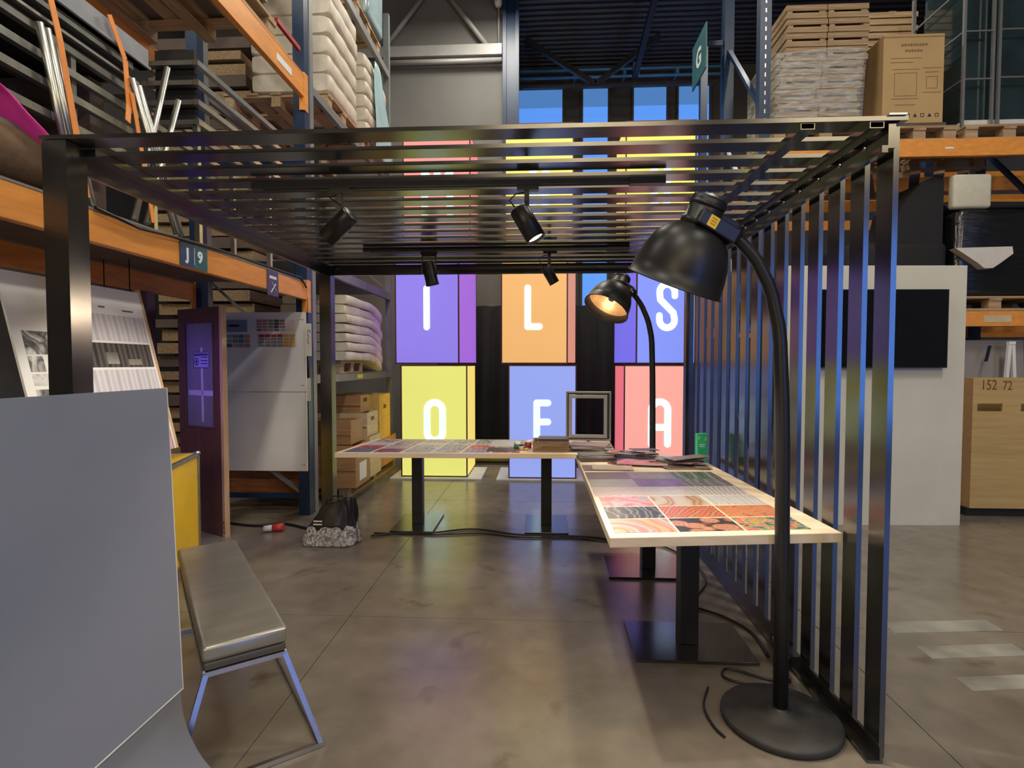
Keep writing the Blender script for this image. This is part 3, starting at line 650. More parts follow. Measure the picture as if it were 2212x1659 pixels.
for k, (x, y, rz, m, lb) in enumerate(fan):
    w, d = (.30, .11) if k < 5 else ((.30, .06) if k == 5 else ((.16, .06) if k == 6 else (.2, .1)))
    sheet('sample_sheet', x, y, z+.024+.008*k, w, d, rz, GM[m], lb, th=.003, tilt=(.05*((k % 3)-1), .06*((k % 2)-.5)))
# wooden tray with dark sheets
t = T('wooden_tray', 'rough wooden tray box on the back table beside the picture frame', 'tray', (.08, 4.62, Z1))
RUST = wood('rough_bark_wood', (.16, .09, .05), (.36, .24, .14), 'X', 5, .8)
for y in (4.50, 4.73): obj('side_board', B(t).box(-.07, .225, y, y+.012, Z1, Z1+.085), RUST, t, .002)
for x in (-.07, .213): obj('end_board', B(t).box(x, x+.012, 4.512, 4.73, Z1, Z1+.085), RUST, t, .002)
obj('bottom_board', B(t).box(-.058, .213, 4.512, 4.73, Z1, Z1+.01), RUST, t)
for k in range(4):
    sheet('sample_sheet', .07+.01*k, 4.62, Z1+.012+.024*k, .25, .19, [.02, -.05, .04, -.03][k], GM[['dark_sheet', 'taupe_sheet', 'dark_sheet', 'dark_sheet'][k]], ['lowest dark sheet inside the wooden tray', 'brown sheet inside the wooden tray', 'dark sheet near the top of the wooden tray', 'uppermost dark sheet sticking out of the wooden tray'][k], th=.02, group='sheets in the wooden tray')
for k, (x, y, c, r, h, lb) in enumerate([(-.20, 4.66, (.05, .25, .16), .03, .05, 'green'), (-.165, 4.60, (.75, .62, .38), .025, .045, 'cream'), (-.115, 4.72, (.35, .05, .05), .03, .06, 'dark red'), (-.13, 4.58, (.65, .45, .15), .022, .03, 'amber'), (-.215, 4.74, (.55, .58, .62), .022, .05, 'silver')]):
    t = T('small_jar', '%s little jar among the clutter left of the wooden tray' % lb, 'jar', (x, y, Z1), 0, 'little jars on the back table')
    obj('body', B(t).lathe([(0, 0), (r, .002), (r, h*.75), (r*.8, h*.8), (0, h*.8)], (x, y, Z1), n=16), mat('jar_'+lb.replace(' ', '_'), c, .3), t)
    obj('lid', B(t).lathe([(0, h*.78), (r*.85, h*.78), (r*.85, h), (0, h)], (x, y, Z1), n=16), BLACK if k % 2 else WHITE, t)
# grey standing frame
t = T('picture_frame', 'empty grey double picture frame standing on the back table', 'picture frame', (.42, 5.0, Z1), R(-4))
def ring(b, x0, x1, z0, z1, w, y0, y1): return b.box(x0, x0+w, y0, y1, z0, z1).box(x1-w, x1, y0, y1, z0, z1).box(x0+w, x1-w, y0, y1, z0, z0+w).box(x0+w, x1-w, y0, y1, z1-w, z1)
obj('outer_frame', ring(B(), -.2, .2, .03, .47, .016, -.03, .03), GREYF, t, .002)
obj('inner_frame', ring(B(), -.176, .165, .055, .44, .03, -.04, -.015), mat('light_grey_frame', (.40, .40, .40), .45, .2, .08, 8), t, .002)
obj('spacer', ring(B(), -.186, .186, .045, .455, .012, -.012, .02), BLACK, t)
obj('stand_foot', B().box(-.03, .03, -.06, .06, 0, .012).box(-.012, .012, -.012, .012, .012, .06), GREYF, t)
# green booklet leaning at the slats
t = T('green_booklet', 'small green booklet standing on the table against the slats', 'booklet', (1.135, 3.99, Z2), R(24))
GRN = mat('green_card', (.04, .50, .25), .45, 0, .08, 14)
bk_ = obj('cover', B().hexa([(-.045, -.012, 0), (.045, -.012, 0), (.045, .012, 0), (-.045, .012, 0), (-.022, .02, .205), (.068, .02, .205), (.068, .042, .205), (-.022, .042, .205)]), GRN, t, .002)
GRY = mat('yellow_print', (.62, .70, .10), .5)
def onb(u, v, w, h, m, nm):
    x = -.045+.023*v/.205+u; y = -.0128+.032*v/.205; x2 = -.045+.023*(v+h)/.205+u; y2 = -.0128+.032*(v+h)/.205
    obj(nm, B().hexa([(x, y, v), (x+w, y, v), (x+w, y+.0006, v), (x, y+.0006, v), (x2, y2, v+h), (x2+w, y2, v+h), (x2+w, y2+.0006, v+h), (x2, y2+.0006, v+h)]), m, t)
onb(.008, .165, .012, .022, GRY, 'printed_mark'); onb(.066, .155, .012, .022, GRY, 'printed_mark')
onb(.016, .125, .05, .004, INKW, 'printed_line'); onb(.022, .113, .04, .004, INKW, 'printed_line')
DG = mat('dark_green_print', (.02, .28, .13), .5)
for k in range(6): onb(.012, .02+.014*k, .064, .006, DG, 'printed_line')

# ================================================================ FLOOR LAMPS
LAMPM = mat('lamp_black_enamel', (.016, .016, .018), .40, 0, .15, 8)
LAMPB = mat('lamp_base_rubber', (.030, .030, .031), .62, 0, .25, 18, .2)
REFL = mat('warm_reflector', (.80, .66, .50), .25, .9, .05, 8)
def floor_lamp(x, y, pole, head, axis, mouth_r, label, watt, base_r=.25, pr=.027, sticker=False):
    t = T('floor_lamp', label, 'floor lamp', (x, y, 0), 0, 'industrial floor lamps')
    obj('base', B(t).lathe([(0, .002), (base_r*.985, .002), (base_r, .01), (base_r, .024), (base_r*.97, .032), (base_r*.55, .042), (.05, .046), (.045, .06), (0, .06)], (x, y, 0), n=56), LAMPB, t)
    obj('pole_collar', B(t).lathe([(0, .04), (.042, .04), (.044, .058), (.034, .066), (0, .066)], (x, y, 0), n=24), LAMPM, t)
    pts = [Vector(p) for p in pole]
    # smooth the bend
    sm = [pts[0]]
    for i in range(1, len(pts)-1): 
        sm += [pts[i].lerp(pts[i-1], .33), pts[i].lerp(pts[i+1], .33)]
    sm.append(pts[-1])
    n = len(sm); rr = [pr*(1-.18*i/(n-1)) for i in range(n)]
    obj('pole', B(t).tube(sm, rr, 16), LAMPM, t)
    ax = Vector(axis).normalized(); H0 = Vector(head)           # head = top of the shade neck
    r = mouth_r; dp = r*1.28
    prof = [(r*.30, 0), (r*.42, dp*.04), (r*.62, dp*.14), (r*.78, dp*.30), (r*.90, dp*.52), (r*.965, dp*.75), (r, dp)]
    outer = prof+[(r*1.03, dp*1.004), (r*1.03, dp*1.02), (r*.985, dp*1.02)]+[(q*.965, h*.985+.004) for q, h in reversed(prof)]
    obj('shade', B(t).lathe(outer, H0, ax, 48), LAMPM, t)
    inn = [(q*.955, h*.97+.008) for q, h in prof if h < dp*.8]
    obj('reflector', B(t).lathe(list(reversed(inn)), H0, ax, 40), REFL, t)
    hd = obj('lamp_housing', B(t).lathe([(0, -.125), (r*.33, -.105), (r*.36, -.098), (r*.36, -.02), (r*.40, -.015), (r*.40, .012), (0, .012)], H0, ax, 28), LAMPM, t)
    obj('vent_ring', B(t).lathe([(r*.36, -.085), (r*.375, -.085), (r*.375, -.07), (r*.36, -.07)], H0, ax, 28), LAMPM, hd)
    obj('mounting_block', B(t).bar(H0-ax*.02, pts[-1], .085, .08, (0, 1, 0)), LAMPM, t, .006)
    jo = obj('tilt_joint', B(t).lathe([(0, -.04), (.034, -.04), (.036, -.03), (.036, .03), (.034, .04), (0, .04)], pts[-1]+Vector((0, 0, 0)), (0, 1, 0), 20), LAMPM, t)
    obj('screw', B(t).lathe([(0, -.046), (.009, -.044), (.010, -.038)], pts[-1], (0, 1, 0), 10), ALU, jo)
    obj('bulb', B(t).lathe([(0, 0), (.03, 0), (.036, .05), (.032, .10), (0, .115)], H0+ax*.03, ax, 20), glow('lamp_bulb', (1.0, .62, .30), 30), t)
    obj('bulb_cap', B(t).lathe([(.0, .0), (.028, .003), (.024, .02), (0, .024)], H0+ax*.142, ax, 20), GREYF, t)
    l = bpy.data.lights.new('lamp_light', 'SPOT'); l.energy = watt; l.color = (1, .80, .56); l.spot_size = R(128); l.spot_blend = .35; l.shadow_soft_size = .09
    o = bpy.data.objects.new('lamp_light', l); COL.objects.link(o); o.parent = t; o.location = H0+ax*(dp*.93)-t.location; o.rotation_euler = ax.to_track_quat('-Z', 'Y').to_euler()
    if sticker:
        ga, gb = Vector((.595, 2.185, 2.045)), Vector((.745, 2.215, 1.965)); d = (gb-ga).normalized(); u = d.cross(Vector((0, 1, 0))).normalized()
        gx = obj('control_gear_box', B(t).bar(ga, gb, .058, .066, (0, 1, 0)), LAMPM, t, .006)
        c = ga.lerp(gb, .36)+Vector((0, -.0345, 0))
        obj('yellow_sticker', B(t).hexa([c+d*i*.02+u*j*.022+Vector((0, k, 0)) for k in (0, .002) for i, j in ((-1, -1), (1, -1), (1, 1), (-1, 1))]), mat('yellow_sticker', (.90, .62, .03), .5), t)
        for q in (-.3, 0.05, .4): obj('sticker_print', B(t).bar(c+u*q*.03-d*.010+Vector((0, -.001, 0)), c+u*q*.03+d*.012+Vector((0, -.001, 0)), .003, .0006, (0, 1, 0)), mat('sticker_ink', (.45, .25, .02), .6), t)
    return t
floor_lamp(.988, 2.30, [(.988, 2.3, .05), (.982, 2.3, 1.0), (.968, 2.3, 1.50), (.945, 2.3, 1.70), (.885, 2.295, 1.86), (.81, 2.29, 1.955), (.755, 2.285, 1.995)],
           (.622, 2.255, 2.03), (-.11, .085, -.30), .192, 'tall black floor lamp with bell shade in the right foreground', 29, .232, .029, True)
floor_lamp(.985, 4.95, [(.985, 4.95, .05), (.98, 4.95, 1.0), (.972, 4.95, 1.60), (.955, 4.95, 1.78), (.905, 4.95, 1.93), (.845, 4.95, 2.04), (.79, 4.95, 2.10)],
           (.675, 4.97, 2.165), (-.15, -.115, -.27), .20, 'lit black floor lamp behind the tables showing its warm bulb', 20, .25, .027)

# ================================================================ LEFT FOREGROUND
GB = mat('satin_grey_sheet', (.275, .31, .39), .30, 0, .04, 3, .01)
WE = mat('white_edge', (.82, .82, .82), .5)
t = T('curved_display_stand', 'large grey display sheet that curves forward at its foot', 'display stand', (-1.1, 1.25, 0))
prof = [(-1.198, 1.399), (-1.186, 1.0), (-1.176, .70), (-1.168, .412), (-1.152, .31), (-1.115, .225), (-1.07, .165), (-1.0, .10), (-.92, .055), (-.82, .022), (-.72, .008)]
def sheet_prof(b, pr, y0, y1, th):
    n = len(pr); nor = []
    for i in range(n):
        a = Vector(pr[max(i-1, 0)]); c = Vector(pr[min(i+1, n-1)]); d = (c-a).normalized(); nor.append((-d.y, d.x))
    for i in range(n-1):
        p, q = pr[i], pr[i+1]; pn, qn = nor[i], nor[i+1]
        P2 = (p[0]-pn[0]*th, p[1]-pn[1]*th); Q2 = (q[0]-qn[0]*th, q[1]-qn[1]*th)
        b.hexa([(p[0], y0, p[1]), (p[0], y1, p[1]), (P2[0], y1, P2[1]), (P2[0], y0, P2[1]), (q[0], y0, q[1]), (q[0], y1, q[1]), (Q2[0], y1, Q2[1]), (Q2[0], y0, Q2[1])])
    return b
def prof_at(u):
    s_ = u*(len(prof)-1); i = min(len(prof)-2, int(s_)); q = s_-i
    P = [prof[max(0, i-1)], prof[i], prof[i+1], prof[min(len(prof)-1, i+2)]]
    return [.5*(2*P[1][k]+(P[2][k]-P[0][k])*q+(2*P[0][k]-5*P[1][k]+4*P[2][k]-P[3][k])*q*q+(-P[0][k]+3*P[1][k]-3*P[2][k]+P[3][k])*q**3) for k in (0, 1)]
o = obj('curved_sheet', B(t).grid(60, 2, lambda u, v: (prof_at(u)[0], .55+1.15*v, prof_at(u)[1])), GB, t)
o.modifiers.new('s', 'SOLIDIFY').thickness = .004
obj('flat_panel', B(t).hexa([(-1.166, .55, .43), (-1.158, .55, .43), (-1.158, 1.701, .43), (-1.166, 1.701, .43), (-1.197, .55, 1.402), (-1.189, .55, 1.402), (-1.189, 1.701, 1.402), (-1.197, 1.701, 1.402)]), GB, t)
obj('panel_edge', B(t).hexa([(-1.167, 1.701, .43), (-1.157, 1.701, .43), (-1.157, 1.704, .43), (-1.167, 1.704, .43), (-1.198, 1.701, 1.403), (-1.188, 1.701, 1.403), (-1.188, 1.704, 1.403), (-1.198, 1.704, 1.403)]), WE, t)
obj('panel_edge', B(t).box(-1.167, -1.157, .55, 1.704, .426, .43), WE, t)
obj('sheet_edge', sheet_prof(B(t), [prof_at(.3+.7*k/40) for k in range(41)], 1.70, 1.703, .004), WE, t)

t = T('bench', 'long padded silver-grey bench on a splayed chrome frame', 'bench', (-1.456, 2.436, 0), R(37.4))
LEA = mat('silver_leatherette', (.36, .35, .31), .33, .6, .10, 5, .06, stretch=(.5, 3, 1))
hw, hl = .143, .635
obj('cushion', B().soft(-hw, hw, -hl, hl, .425, .485, .016), LEA, t)
obj('cushion_base', B().soft(-hw+.006, hw-.006, -hl+.006, hl-.006, .395, .425, .008), mat('dark_leatherette', (.10, .095, .085), .4, .2, .1, 8), t)
fr = B(); w = .018
for y in (-hl+.011, hl-.011): fr.bar((-hw+.01, y, .384), (hw-.01, y, .384), w, w)
for x in (-hw+.011, hw-.011): fr.bar((x, -hl+.02, .384), (x, hl-.02, .384), w, w)
obj('top_frame', fr, CHROME, t)
for sx in (-1, 1):
    for sy in (-1, 1): obj('leg', B().bar((sx*(hw-.011), sy*(hl-.011), .384), (sx*.25, sy*.672, .012), w, w, (0, 1, 0)), CHROME, t)
    obj('long_foot_rail', B().bar((sx*.25, -.66, .012), (sx*.25, .66, .012), w*.7, w*.7), CHROME, t)
for sy in (-1, 1): obj('foot_rail', B().bar((-.262, sy*.672, .011), (.262, sy*.672, .011), w, w), CHROME, t)

# presentation boards leaning under the rack
def lean_board(y0, y1, label, cells, extra=0):
    t = T('presentation_board', label, 'poster board', (-2.3, (y0+y1)/2, 0), 0, 'presentation boards')
    xt, xb, zt, zb = -2.52, -2.293, 1.92, .95
    def P(u, v, off): 
        x = xt+(xb-xt)*(1-v); z = zb+(zt-zb)*v; return (x+off*.97, y0+(y1-y0)*u, z+off*.23)
    def slab(u0, u1, v0, v1, o0, o1): return B(t).hexa([P(u0, v0, o0), P(u1, v0, o0), P(u1, v0, o1), P(u0, v0, o1), P(u0, v1, o0), P(u1, v1, o0), P(u1, v1, o1), P(u0, v1, o1)])
    obj('board', slab(0, 1, 0, 1, -.012, 0), WHITEB, t)
    obj('edge_batten', slab(1.0, 1.045, 0, 1.02, -.03, -.002), wood('raw_pine_edge', (.52, .33, .18), (.66, .46, .28), 'Z', 3, .6), t)
    for (u0, u1, v0, v1, c, k) in cells:
        if y1 < 2.8: u0, u1 = [.16+.8*(q-.42)/.55 for q in (u0, u1)]
        v0, v1 = [max(0, (.02+1.88*q-.95)/.97) for q in (v0, v1)]
        obj('printed_picture', slab(u0, u1, v0, v1, 0, .001), pattern('board_%s' % k, 'noise' if k[0] != 'w' else 'wave', c, 9 if k[0] != 'w' else 4, 1, .35, R(90) if k[0] == 'w' else 0), t)
    return t
gA = [(.5, .5, .5), (.06, .06, .06), (.7, .7, .68)]; gB = [(.45, .45, .45), (.65, .65, .66), (.30, .29, .28)]; gC = [(.55, .53, .58), (.70, .68, .72), (.48, .46, .50)]; gD = [(.02, .02, .022), (.12, .11, .11), (.04, .04, .04)]; gP = [(.62, .30, .36), (.72, .48, .52), (.45, .18, .24)]
lean_board(2.45, 2.76, 'white presentation board with grey mood pictures left of the front post', [(.42, .75, .80, .86, gA, 'a1'), (.76, .92, .82, .86, gB, 'a2'), (.76, .95, .78, .815, gA, 'a3'), (.42, .6, .755, .775+.02, gA, 'a4'), (.42, .62, .72, .75, gB, 'b1'), (.63, .95, .69, .75, gB, 'b2'), (.42, .62, .66, .71, gA, 'b3'), (.42, .7, .60, .65, gB, 'b4'), (.71, .95, .60, .65, gP, 'p4')])
lean_board(2.775, 3.36, 'white presentation board with rows of packaging pictures right of the front post', [(.05, .97, .845, .925, gC, 'wc1'), (.05, .97, .765, .838, gD, 'wd1'), (.05, .97, .69, .758, gC, 'wc2'), (.05, .97, .60, .683, gP, 'wp1'), (.05, .97, .40, .59, gP, 'wp2'), (.35, .5, .775, .81, [(.6, .58, .52), (.7, .68, .6)], 'lab1'), (.62, .8, .772, .79, [(.6, .55, .45), (.7, .62, .5)], 'lab2'), (.05, .2, .945, .95, gD, 'tx1'), (.4, .48, .945, .95, gD, 'tx2'), (.7, .85, .94, .945, gD, 'tx3')])

t = T('board_easel', 'added low black easel shelf carrying the presentation boards', 'easel', (-2.4, 2.9, 0))  # support added under the boards, mostly hidden
obj('shelf', B(t).box(-2.56, -2.265, 2.45, 3.2, .92, .948), BLACKM, t)
for x in (-2.54, -2.28):
    for y in (2.48, 3.17): obj('leg', B(t).box(x-.015, x+.015, y-.015, y+.015, 0, .92), BLACKM, t)
# yellow flight case
t = T('flight_case', 'bright yellow flight case with aluminium edges behind the bench', 'case', (-2.725, 3.61, 0), R(16))
YEL = mat('yellow_laminate', (.86, .55, .03), .4, 0, .06, 5)
cw, cd, ch = .24, .39, .80
obj('body', B().box(-cw, cw, -cd, cd, .02, ch), YEL, t)
ed = B(); e = .012
for x in (-cw, cw):
    for y in (-cd, cd): ed.box(x-e, x+e, y-e, y+e, .01, ch+.005)
    for z in (.02, ch): ed.box(x-e, x+e, -cd+e, cd-e, z-e*1.6, z+.006)
for y in (-cd, cd):
    for z in (.02, ch): ed.box(-cw+e, cw-e, y-e, y+e, z-e*1.6, z+.006)
obj('edge_profile', ed, ALUD, t)
for x in (-cw, cw):
    for y in (-cd, cd): obj('corner_ball', B().lathe([(0, -.022), (.018, -.014), (.022, 0), (.018, .014), (0, .022)], (x, y, ch), n=12), CHROME, t)

# door standing under the rack
t = T('wooden_door', 'brown wooden door with a glass panel standing open under the rack', 'door', (-2.96, 4.70, 0), R(-27.5))
DOORB = wood('brown_door', (.10, .045, .035), (.14, .065, .05), 'Z', 3, .35)
DB = B()
hw = .33
DB.box(-hw, -hw+.10, -.02, .02, 0, 1.96).box(hw-.12, hw-.035, -.02, .02, 0, 1.96).box(-hw+.10, hw-.12, -.02, .02, 1.84, 1.96).box(-hw+.10, hw-.12, -.02, .02, 0, .92)
obj('door_leaf', DB, DOORB, t)
obj('edge_stile', B().box(hw-.035, hw, -.022, .022, 0, 1.97), wood('raw_pine_edge', (.52, .33, .18), (.66, .46, .28), 'Z', 3, .6), t)
GL = mat('door_glass', (.20, .20, .24), .12, 0, .1, 4, coat=.3)
obj('glass_panel', B().box(-hw+.10, hw-.12, -.006, .006, .92, 1.84), GL, t)
obj('glazing_bead', ring(B(), -hw+.10, hw-.12, .92, 1.84, .012, -.026, -.018), DOORB, t)
for z0, z1, x0, x1 in ((.97, 1.62, -.005, .025), (1.20, 1.245, -.20, .17)): obj('tape_strip', B().box(x0, x1, -.008, -.0062, z0, z1), mat('frosted_tape', (.50, .48, .60), .5), t)
obj('notice', B().box(-.11, .12, -.0095, -.0062, 1.44, 1.58), mat('lilac_paper', (.35, .33, .62), .6), t)
for k in range(7): obj('notice_lettering', B().box(-.095+.029*k, -.095+.029*k+.022, -.0102, -.0096, 1.545+.002*(k % 2), 1.567), INK, t)
obj('notice_border', ring(B(), -.11, .12, 1.44, 1.58, .005, -.0102, -.0096), INK, t)
obj('notice_pictogram', B().lathe([(.026, 0), (.026, .0006), (.034, .0006), (.034, 0)], (-.065, -.0096, 1.495), (0, -1, 0), 20).box(-.076, -.054, -.0102, -.0096, 1.482, 1.508), INK, t)
for z in (1.53, 1.50, 1.475): obj('notice_line', B().box(.0, .10, -.0102, -.0096, z, z+.008), INK, t)
for z in (.28, .32, .36): obj('hinge_slot', B().box(hw-.022, hw-.012, -.0235, -.022, z-.3+.05, z-.3+.08), BLACK, t)
t = T('door_frame', 'dark brown door frame post standing left of the open door', 'door frame', (-3.34, 4.55, 0))
obj('jamb', B(t).box(-3.40, -3.30, 4.5, 4.6, 0, 2.0), DOORB, t); obj('lintel', B(t).box(-4.2, -3.30, 4.5, 4.6, 2.0, 2.08), DOORB, t)
t = T('assumed_led_lamp', 'assumed unseen violet-blue LED lamp hanging under the shelf of bay J', 'lamp', (-3.2, 4.05, 2.05))  # assumed lamp, out of view, added for the violet light on the door
obj('lamp_body', B(t).box(-3.32, -3.08, 4.02, 4.08, 1.60, 1.66), BLACK, t); obj('assumed_led_strip', B(t).box(-3.31, -3.09, 4.03, 4.07, 1.592, 1.60), glow('assumed_violet_led', (.25, .12, 1.0), 20), t)
for x in (-3.3, -3.1): obj('hanger', B(t).tube([(x, 4.05, 1.66), (x, 4.05, 2.262)], .004, 6), BLACK, t)
l = bpy.data.lights.new('assumed_led_light', 'AREA'); l.shape = 'RECTANGLE'; l.size = .22; l.size_y = .04; l.energy = 3; l.color = (.28, .14, 1.0)
o = bpy.data.objects.new('assumed_led_light', l); COL.objects.link(o); o.parent = t; o.location = (0, 0, -.46); o.rotation_euler = (R(55), 0, R(-25))

# white swatch wall on the rack end
t = T('swatch_wall', 'white panel wall with pinned colour charts on the rack end', 'panel', (-2.7, 5.2, .44))
for z0, z1 in ((.44, 1.203), (1.208, 1.97)): obj('white_panel', B(t).box(-3.18, -2.255, 5.215, 5.232, z0, z1), WHITEB, t)
for x in (-2.28, -2.30):
    for z in (.5, 1.27, 1.9): obj('screw', B(t).lathe([(0, 0), (.006, 0), (.006, .003), (0, .003)], (x, 5.2155, z), (0, -1, 0), 8), GREYF, t)
def chart(label_x0, x1, z0, z1, cells, paper=(.70, .66, .62)):
    p = obj('colour_chart', B(t).box(label_x0, x1, 5.2125, 5.215, z0, z1), mat('chart_paper_%d' % int(paper[0]*100), paper, .6), t)
    for (u0, u1, v0, v1, c) in cells:
        a = label_x0+(x1-label_x0)*u0; b_ = label_x0+(x1-label_x0)*u1; q = z0+(z1-z0)*v0; s = z0+(z1-z0)*v1
        obj('swatch', B(t).box(a, b_, 5.2115, 5.2125, q, s), mat('swatch_%d_%d_%d' % tuple(int(v*100) for v in c), c, .5), p)
chart(-3.16, -2.82, 1.78, 1.90, [(0, .98, .02, .98, (.20, .27, .38)), (.45, .75, .45, .6, (.10, .20, .32))])
cz = []
for r in range(3):
    for c_ in range(6): cz.append((.02+c_*.165, .02+c_*.165+.15, .04+r*.32, .04+r*.32+.26, [(.06, .17, .38), (.12, .22, .34), (.30, .34, .30), (.22, .26, .26), (.10, .22, .32), (.50, .26, .20)][c_] if r > 0 else [(.08, .15, .25), (.10, .20, .42), (.10, .14, .14), (.52, .36, .32), (.48, .30, .27), (.46, .26, .24)][c_]))
chart(-3.16, -2.80, 1.63, 1.765, cz)
cz = []
for r in range(4):
    for c_ in range(5): cz.append((.02+c_*.15, .02+c_*.15+.13, .04+r*.24, .04+r*.24+.19, [(.42, .22, .17), (.40, .20, .20), (.22, .25, .21), (.05, .07, .10), (.30, .17, .17)][c_] if r else [(.30, .15, .12), (.45, .24, .20), (.48, .32, .28), (.12, .12, .13), (.5, .4, .36)][c_]))
chart(-2.74, -2.36, 1.785, 1.905, cz)
cz = []
for r in range(4):
    for c_ in range(6): cz.append((.04+c_*.155, .04+c_*.155+.14, .03+r*.24, .03+r*.24+.2, (.62, .36, .10) if c_ > 3 else ((.36, .02, .05) if r == 3 else (.26, .26, .28))))
chart(-2.73, -2.34, 1.635, 1.765, cz)
t = T('hanging_tag', 'white tag with a purple scribble hanging on the rack post', 'tag', (-2.215, 5.2, 1.6))
obj('tag_card', B(t).box(-2.25, -2.19, 5.19, 5.196, 1.55, 1.86), WHITEB, t)
obj('scribble', B(t).tube([(-2.21+.015*math.cos(a), 5.188, 1.77+.03*math.sin(a)) for a in [k*.4 for k in range(12)]]+[(-2.215, 5.188, 1.72), (-2.225, 5.188, 1.69), (-2.21, 5.188, 1.665)], .002, 5), mat('purple_ink', (.12, .04, .20), .6), t)
obj('string', B(t).tube([(-2.22, 5.193, 1.86), (-2.225, 5.2, 2.1)], .003, 5), BLACK, t)
obj('lower_strip', B(t).box(-2.24, -2.205, 5.19, 5.196, 1.12, 1.34), WHITEB, t); obj('black_cord', B(t).tube([(-2.222, 5.193, 1.34), (-2.218, 5.193, 1.55)], .008, 6), BLACK, t)
t = T('orange_case', 'dark orange wooden case standing on the floor behind the swatch wall', 'case', (-2.85, 5.75, 0))
for k in range(3): obj('board', B(t).box(-3.25, -2.42, 5.5, 5.52, .12+.19*k, .12+.19*k+.185), wood('orange_ply', (.30, .10, .03), (.46, .18, .06), 'X', 3, .6), t)
obj('body', B(t).box(-3.25, -2.42, 5.52, 5.66, .1, .7), wood('orange_ply', (.30, .10, .03), (.46, .18, .06), 'X', 3, .6), t)

# shopping bag
t = T('shopping_bag', 'slumped black shopping bag with newspaper print standing on the floor', 'bag', (-1.74, 4.46, 0))
NEWS = pattern('newsprint', 'noise', [(.65, .65, .63), (.06, .06, .06), (.60, .60, .58), (.08, .08, .08)], 15, 2.2, .5)
def bag(u0, u1):
    def f(u, v):
        a = u*2*math.pi; h = u0+(u1-u0)*v; k = 1-.42*h-.12*h*h; lump = 1+.05*math.sin(5*a+7*h)+.03*math.sin(11*a-4*h)
        ex = .7; cx = math.copysign(abs(math.cos(a))**ex, math.cos(a)); sy = math.copysign(abs(math.sin(a))**ex, math.sin(a))
        wv = .05*math.sin(7*a)+.03*math.sin(13*a) if .3 < h < .6 else 0
        return (.07*h+.235*k*lump*cx+.03*h*math.sin(3*a), .13*k*lump*sy, .004+(h+wv*(1-abs(h-.42)/.2 if abs(h-.42) < .2 else 0))*.33*(1+.16*math.cos(a+.6)*h))
    return B().grid(48, 14, f)
o = obj('printed_lower_part', bag(0, .42), NEWS, t); o.modifiers.new('s', 'SOLIDIFY').thickness = .004
o = obj('black_upper_part', bag(.42, 1.0), mat('black_bag_film', (.012, .012, .013), .42, 0, .2, 12, .3), t); o.modifiers.new('s', 'SOLIDIFY').thickness = .004
obj('bottom', B().lathe([(0, .003), (.12, .003), (.125, .006), (0, .008)], n=24), INK, t)
for s in (-1, 1): obj('handle', B().tube([(.05-.07, s*.04, .33), (.05-.05, s*.06, .37), (.05+.03, s*.06, .375), (.05+.06, s*.04, .345)], .007, 8), BLACK, t)
for k in range(2): obj('white_stripe', B().box(-.10, -.03, -.108+.004*k, -.102+.004*k, .175+.025*k, .183+.025*k), INKW, t)

# ================================================================ SHELF GOODS BEHIND
def wooden_crate(name, x0, x1, y0, y1, z0, z1, m, label, hole=True, card=False, cat='crate', group=None):
    t = T(name, label, cat, ((x0+x1)/2, (y0+y1)/2, z0), 0, group); th = .015
    h = z1-z0; hz = z0+h*.72
    # four walls; the wall facing +X has a handle hole
    obj('back_wall', B(t).box(x0, x1, y1-th, y1, z0, z1), m, t); obj('front_wall', B(t).box(x0, x1, y0, y0+th, z0, z1), m, t)
    obj('side_wall', B(t).box(x0, x0+th, y0+th, y1-th, z0, z1), m, t)
    ym = (y0+y1)/2; a = min(.07, (y1-y0)*.22)
    if hole: obj('side_wall', B(t).box(x1-th, x1, y0+th, ym-a, z0, z1).box(x1-th, x1, ym+a, y1-th, z0, z1).box(x1-th, x1, ym-a, ym+a, z0, hz-.025).box(x1-th, x1, ym-a, ym+a, hz+.025, z1), m, t)
    else: obj('side_wall', B(t).box(x1-th, x1, y0+th, y1-th, z0, z1), m, t)
    obj('bottom', B(t).box(x0+th, x1-th, y0+th, y1-th, z0, z0+th), m, t)
    obj('front_batten', B(t).box(x0, x1, y0-.012, y0, z0+h*.42, z0+h*.50), m, t)
    if card: obj('paper_label', B(t).box(x1, x1+.002, y0+.12, y1-.12, z0+h*.12, z0+h*.55), WHITE, t)
    return t
PALEW = wood('pale_crate_wood', (.52, .38, .22), (.68, .54, .35), 'Y', 3, .65); OCH = wood('ochre_crate_wood', (.52, .33, .08), (.66, .45, .14), 'Y', 3, .6)
pallet((-2.55, 6.9, 0), 'long wooden pallet on the floor under the stacked crates', R(90), 2.0, .9)
wooden_crate('wooden_crate', -2.7, -1.98, 5.80, 6.28, .146, .60, BROWNW, 'reddish wooden crate with a paper label nearest the shopping bag', False, True, group='wooden crates under the sacks')
wooden_crate('wooden_crate', -2.7, -2.00, 6.36, 6.80, .146, .62, PALEW, 'pale wooden crate with handle hole behind the labelled crate', group='wooden crates under the sacks')
wooden_crate('wooden_crate', -2.7, -2.05, 6.90, 7.70, .146, .50, BROWNW, 'farthest brown crate on the floor pallet', group='wooden crates under the sacks')
wooden_crate('wooden_crate', -2.7, -2.05, 5.86, 6.24, .602, .86, BROWNW, 'brown crate standing on the labelled reddish crate', False, group='wooden crates under the sacks')
wooden_crate('wooden_crate', -2.7, -2.03, 6.36, 6.78, .622, .90, PALEW, 'pale crate with handle hole at the height of the table top', group='wooden crates under the sacks')
wooden_crate('wooden_crate', -2.7, -2.06, 6.95, 7.45, .502, 1.08, OCH, 'tall ochre yellow crate with a handle hole', group='wooden crates under the sacks')
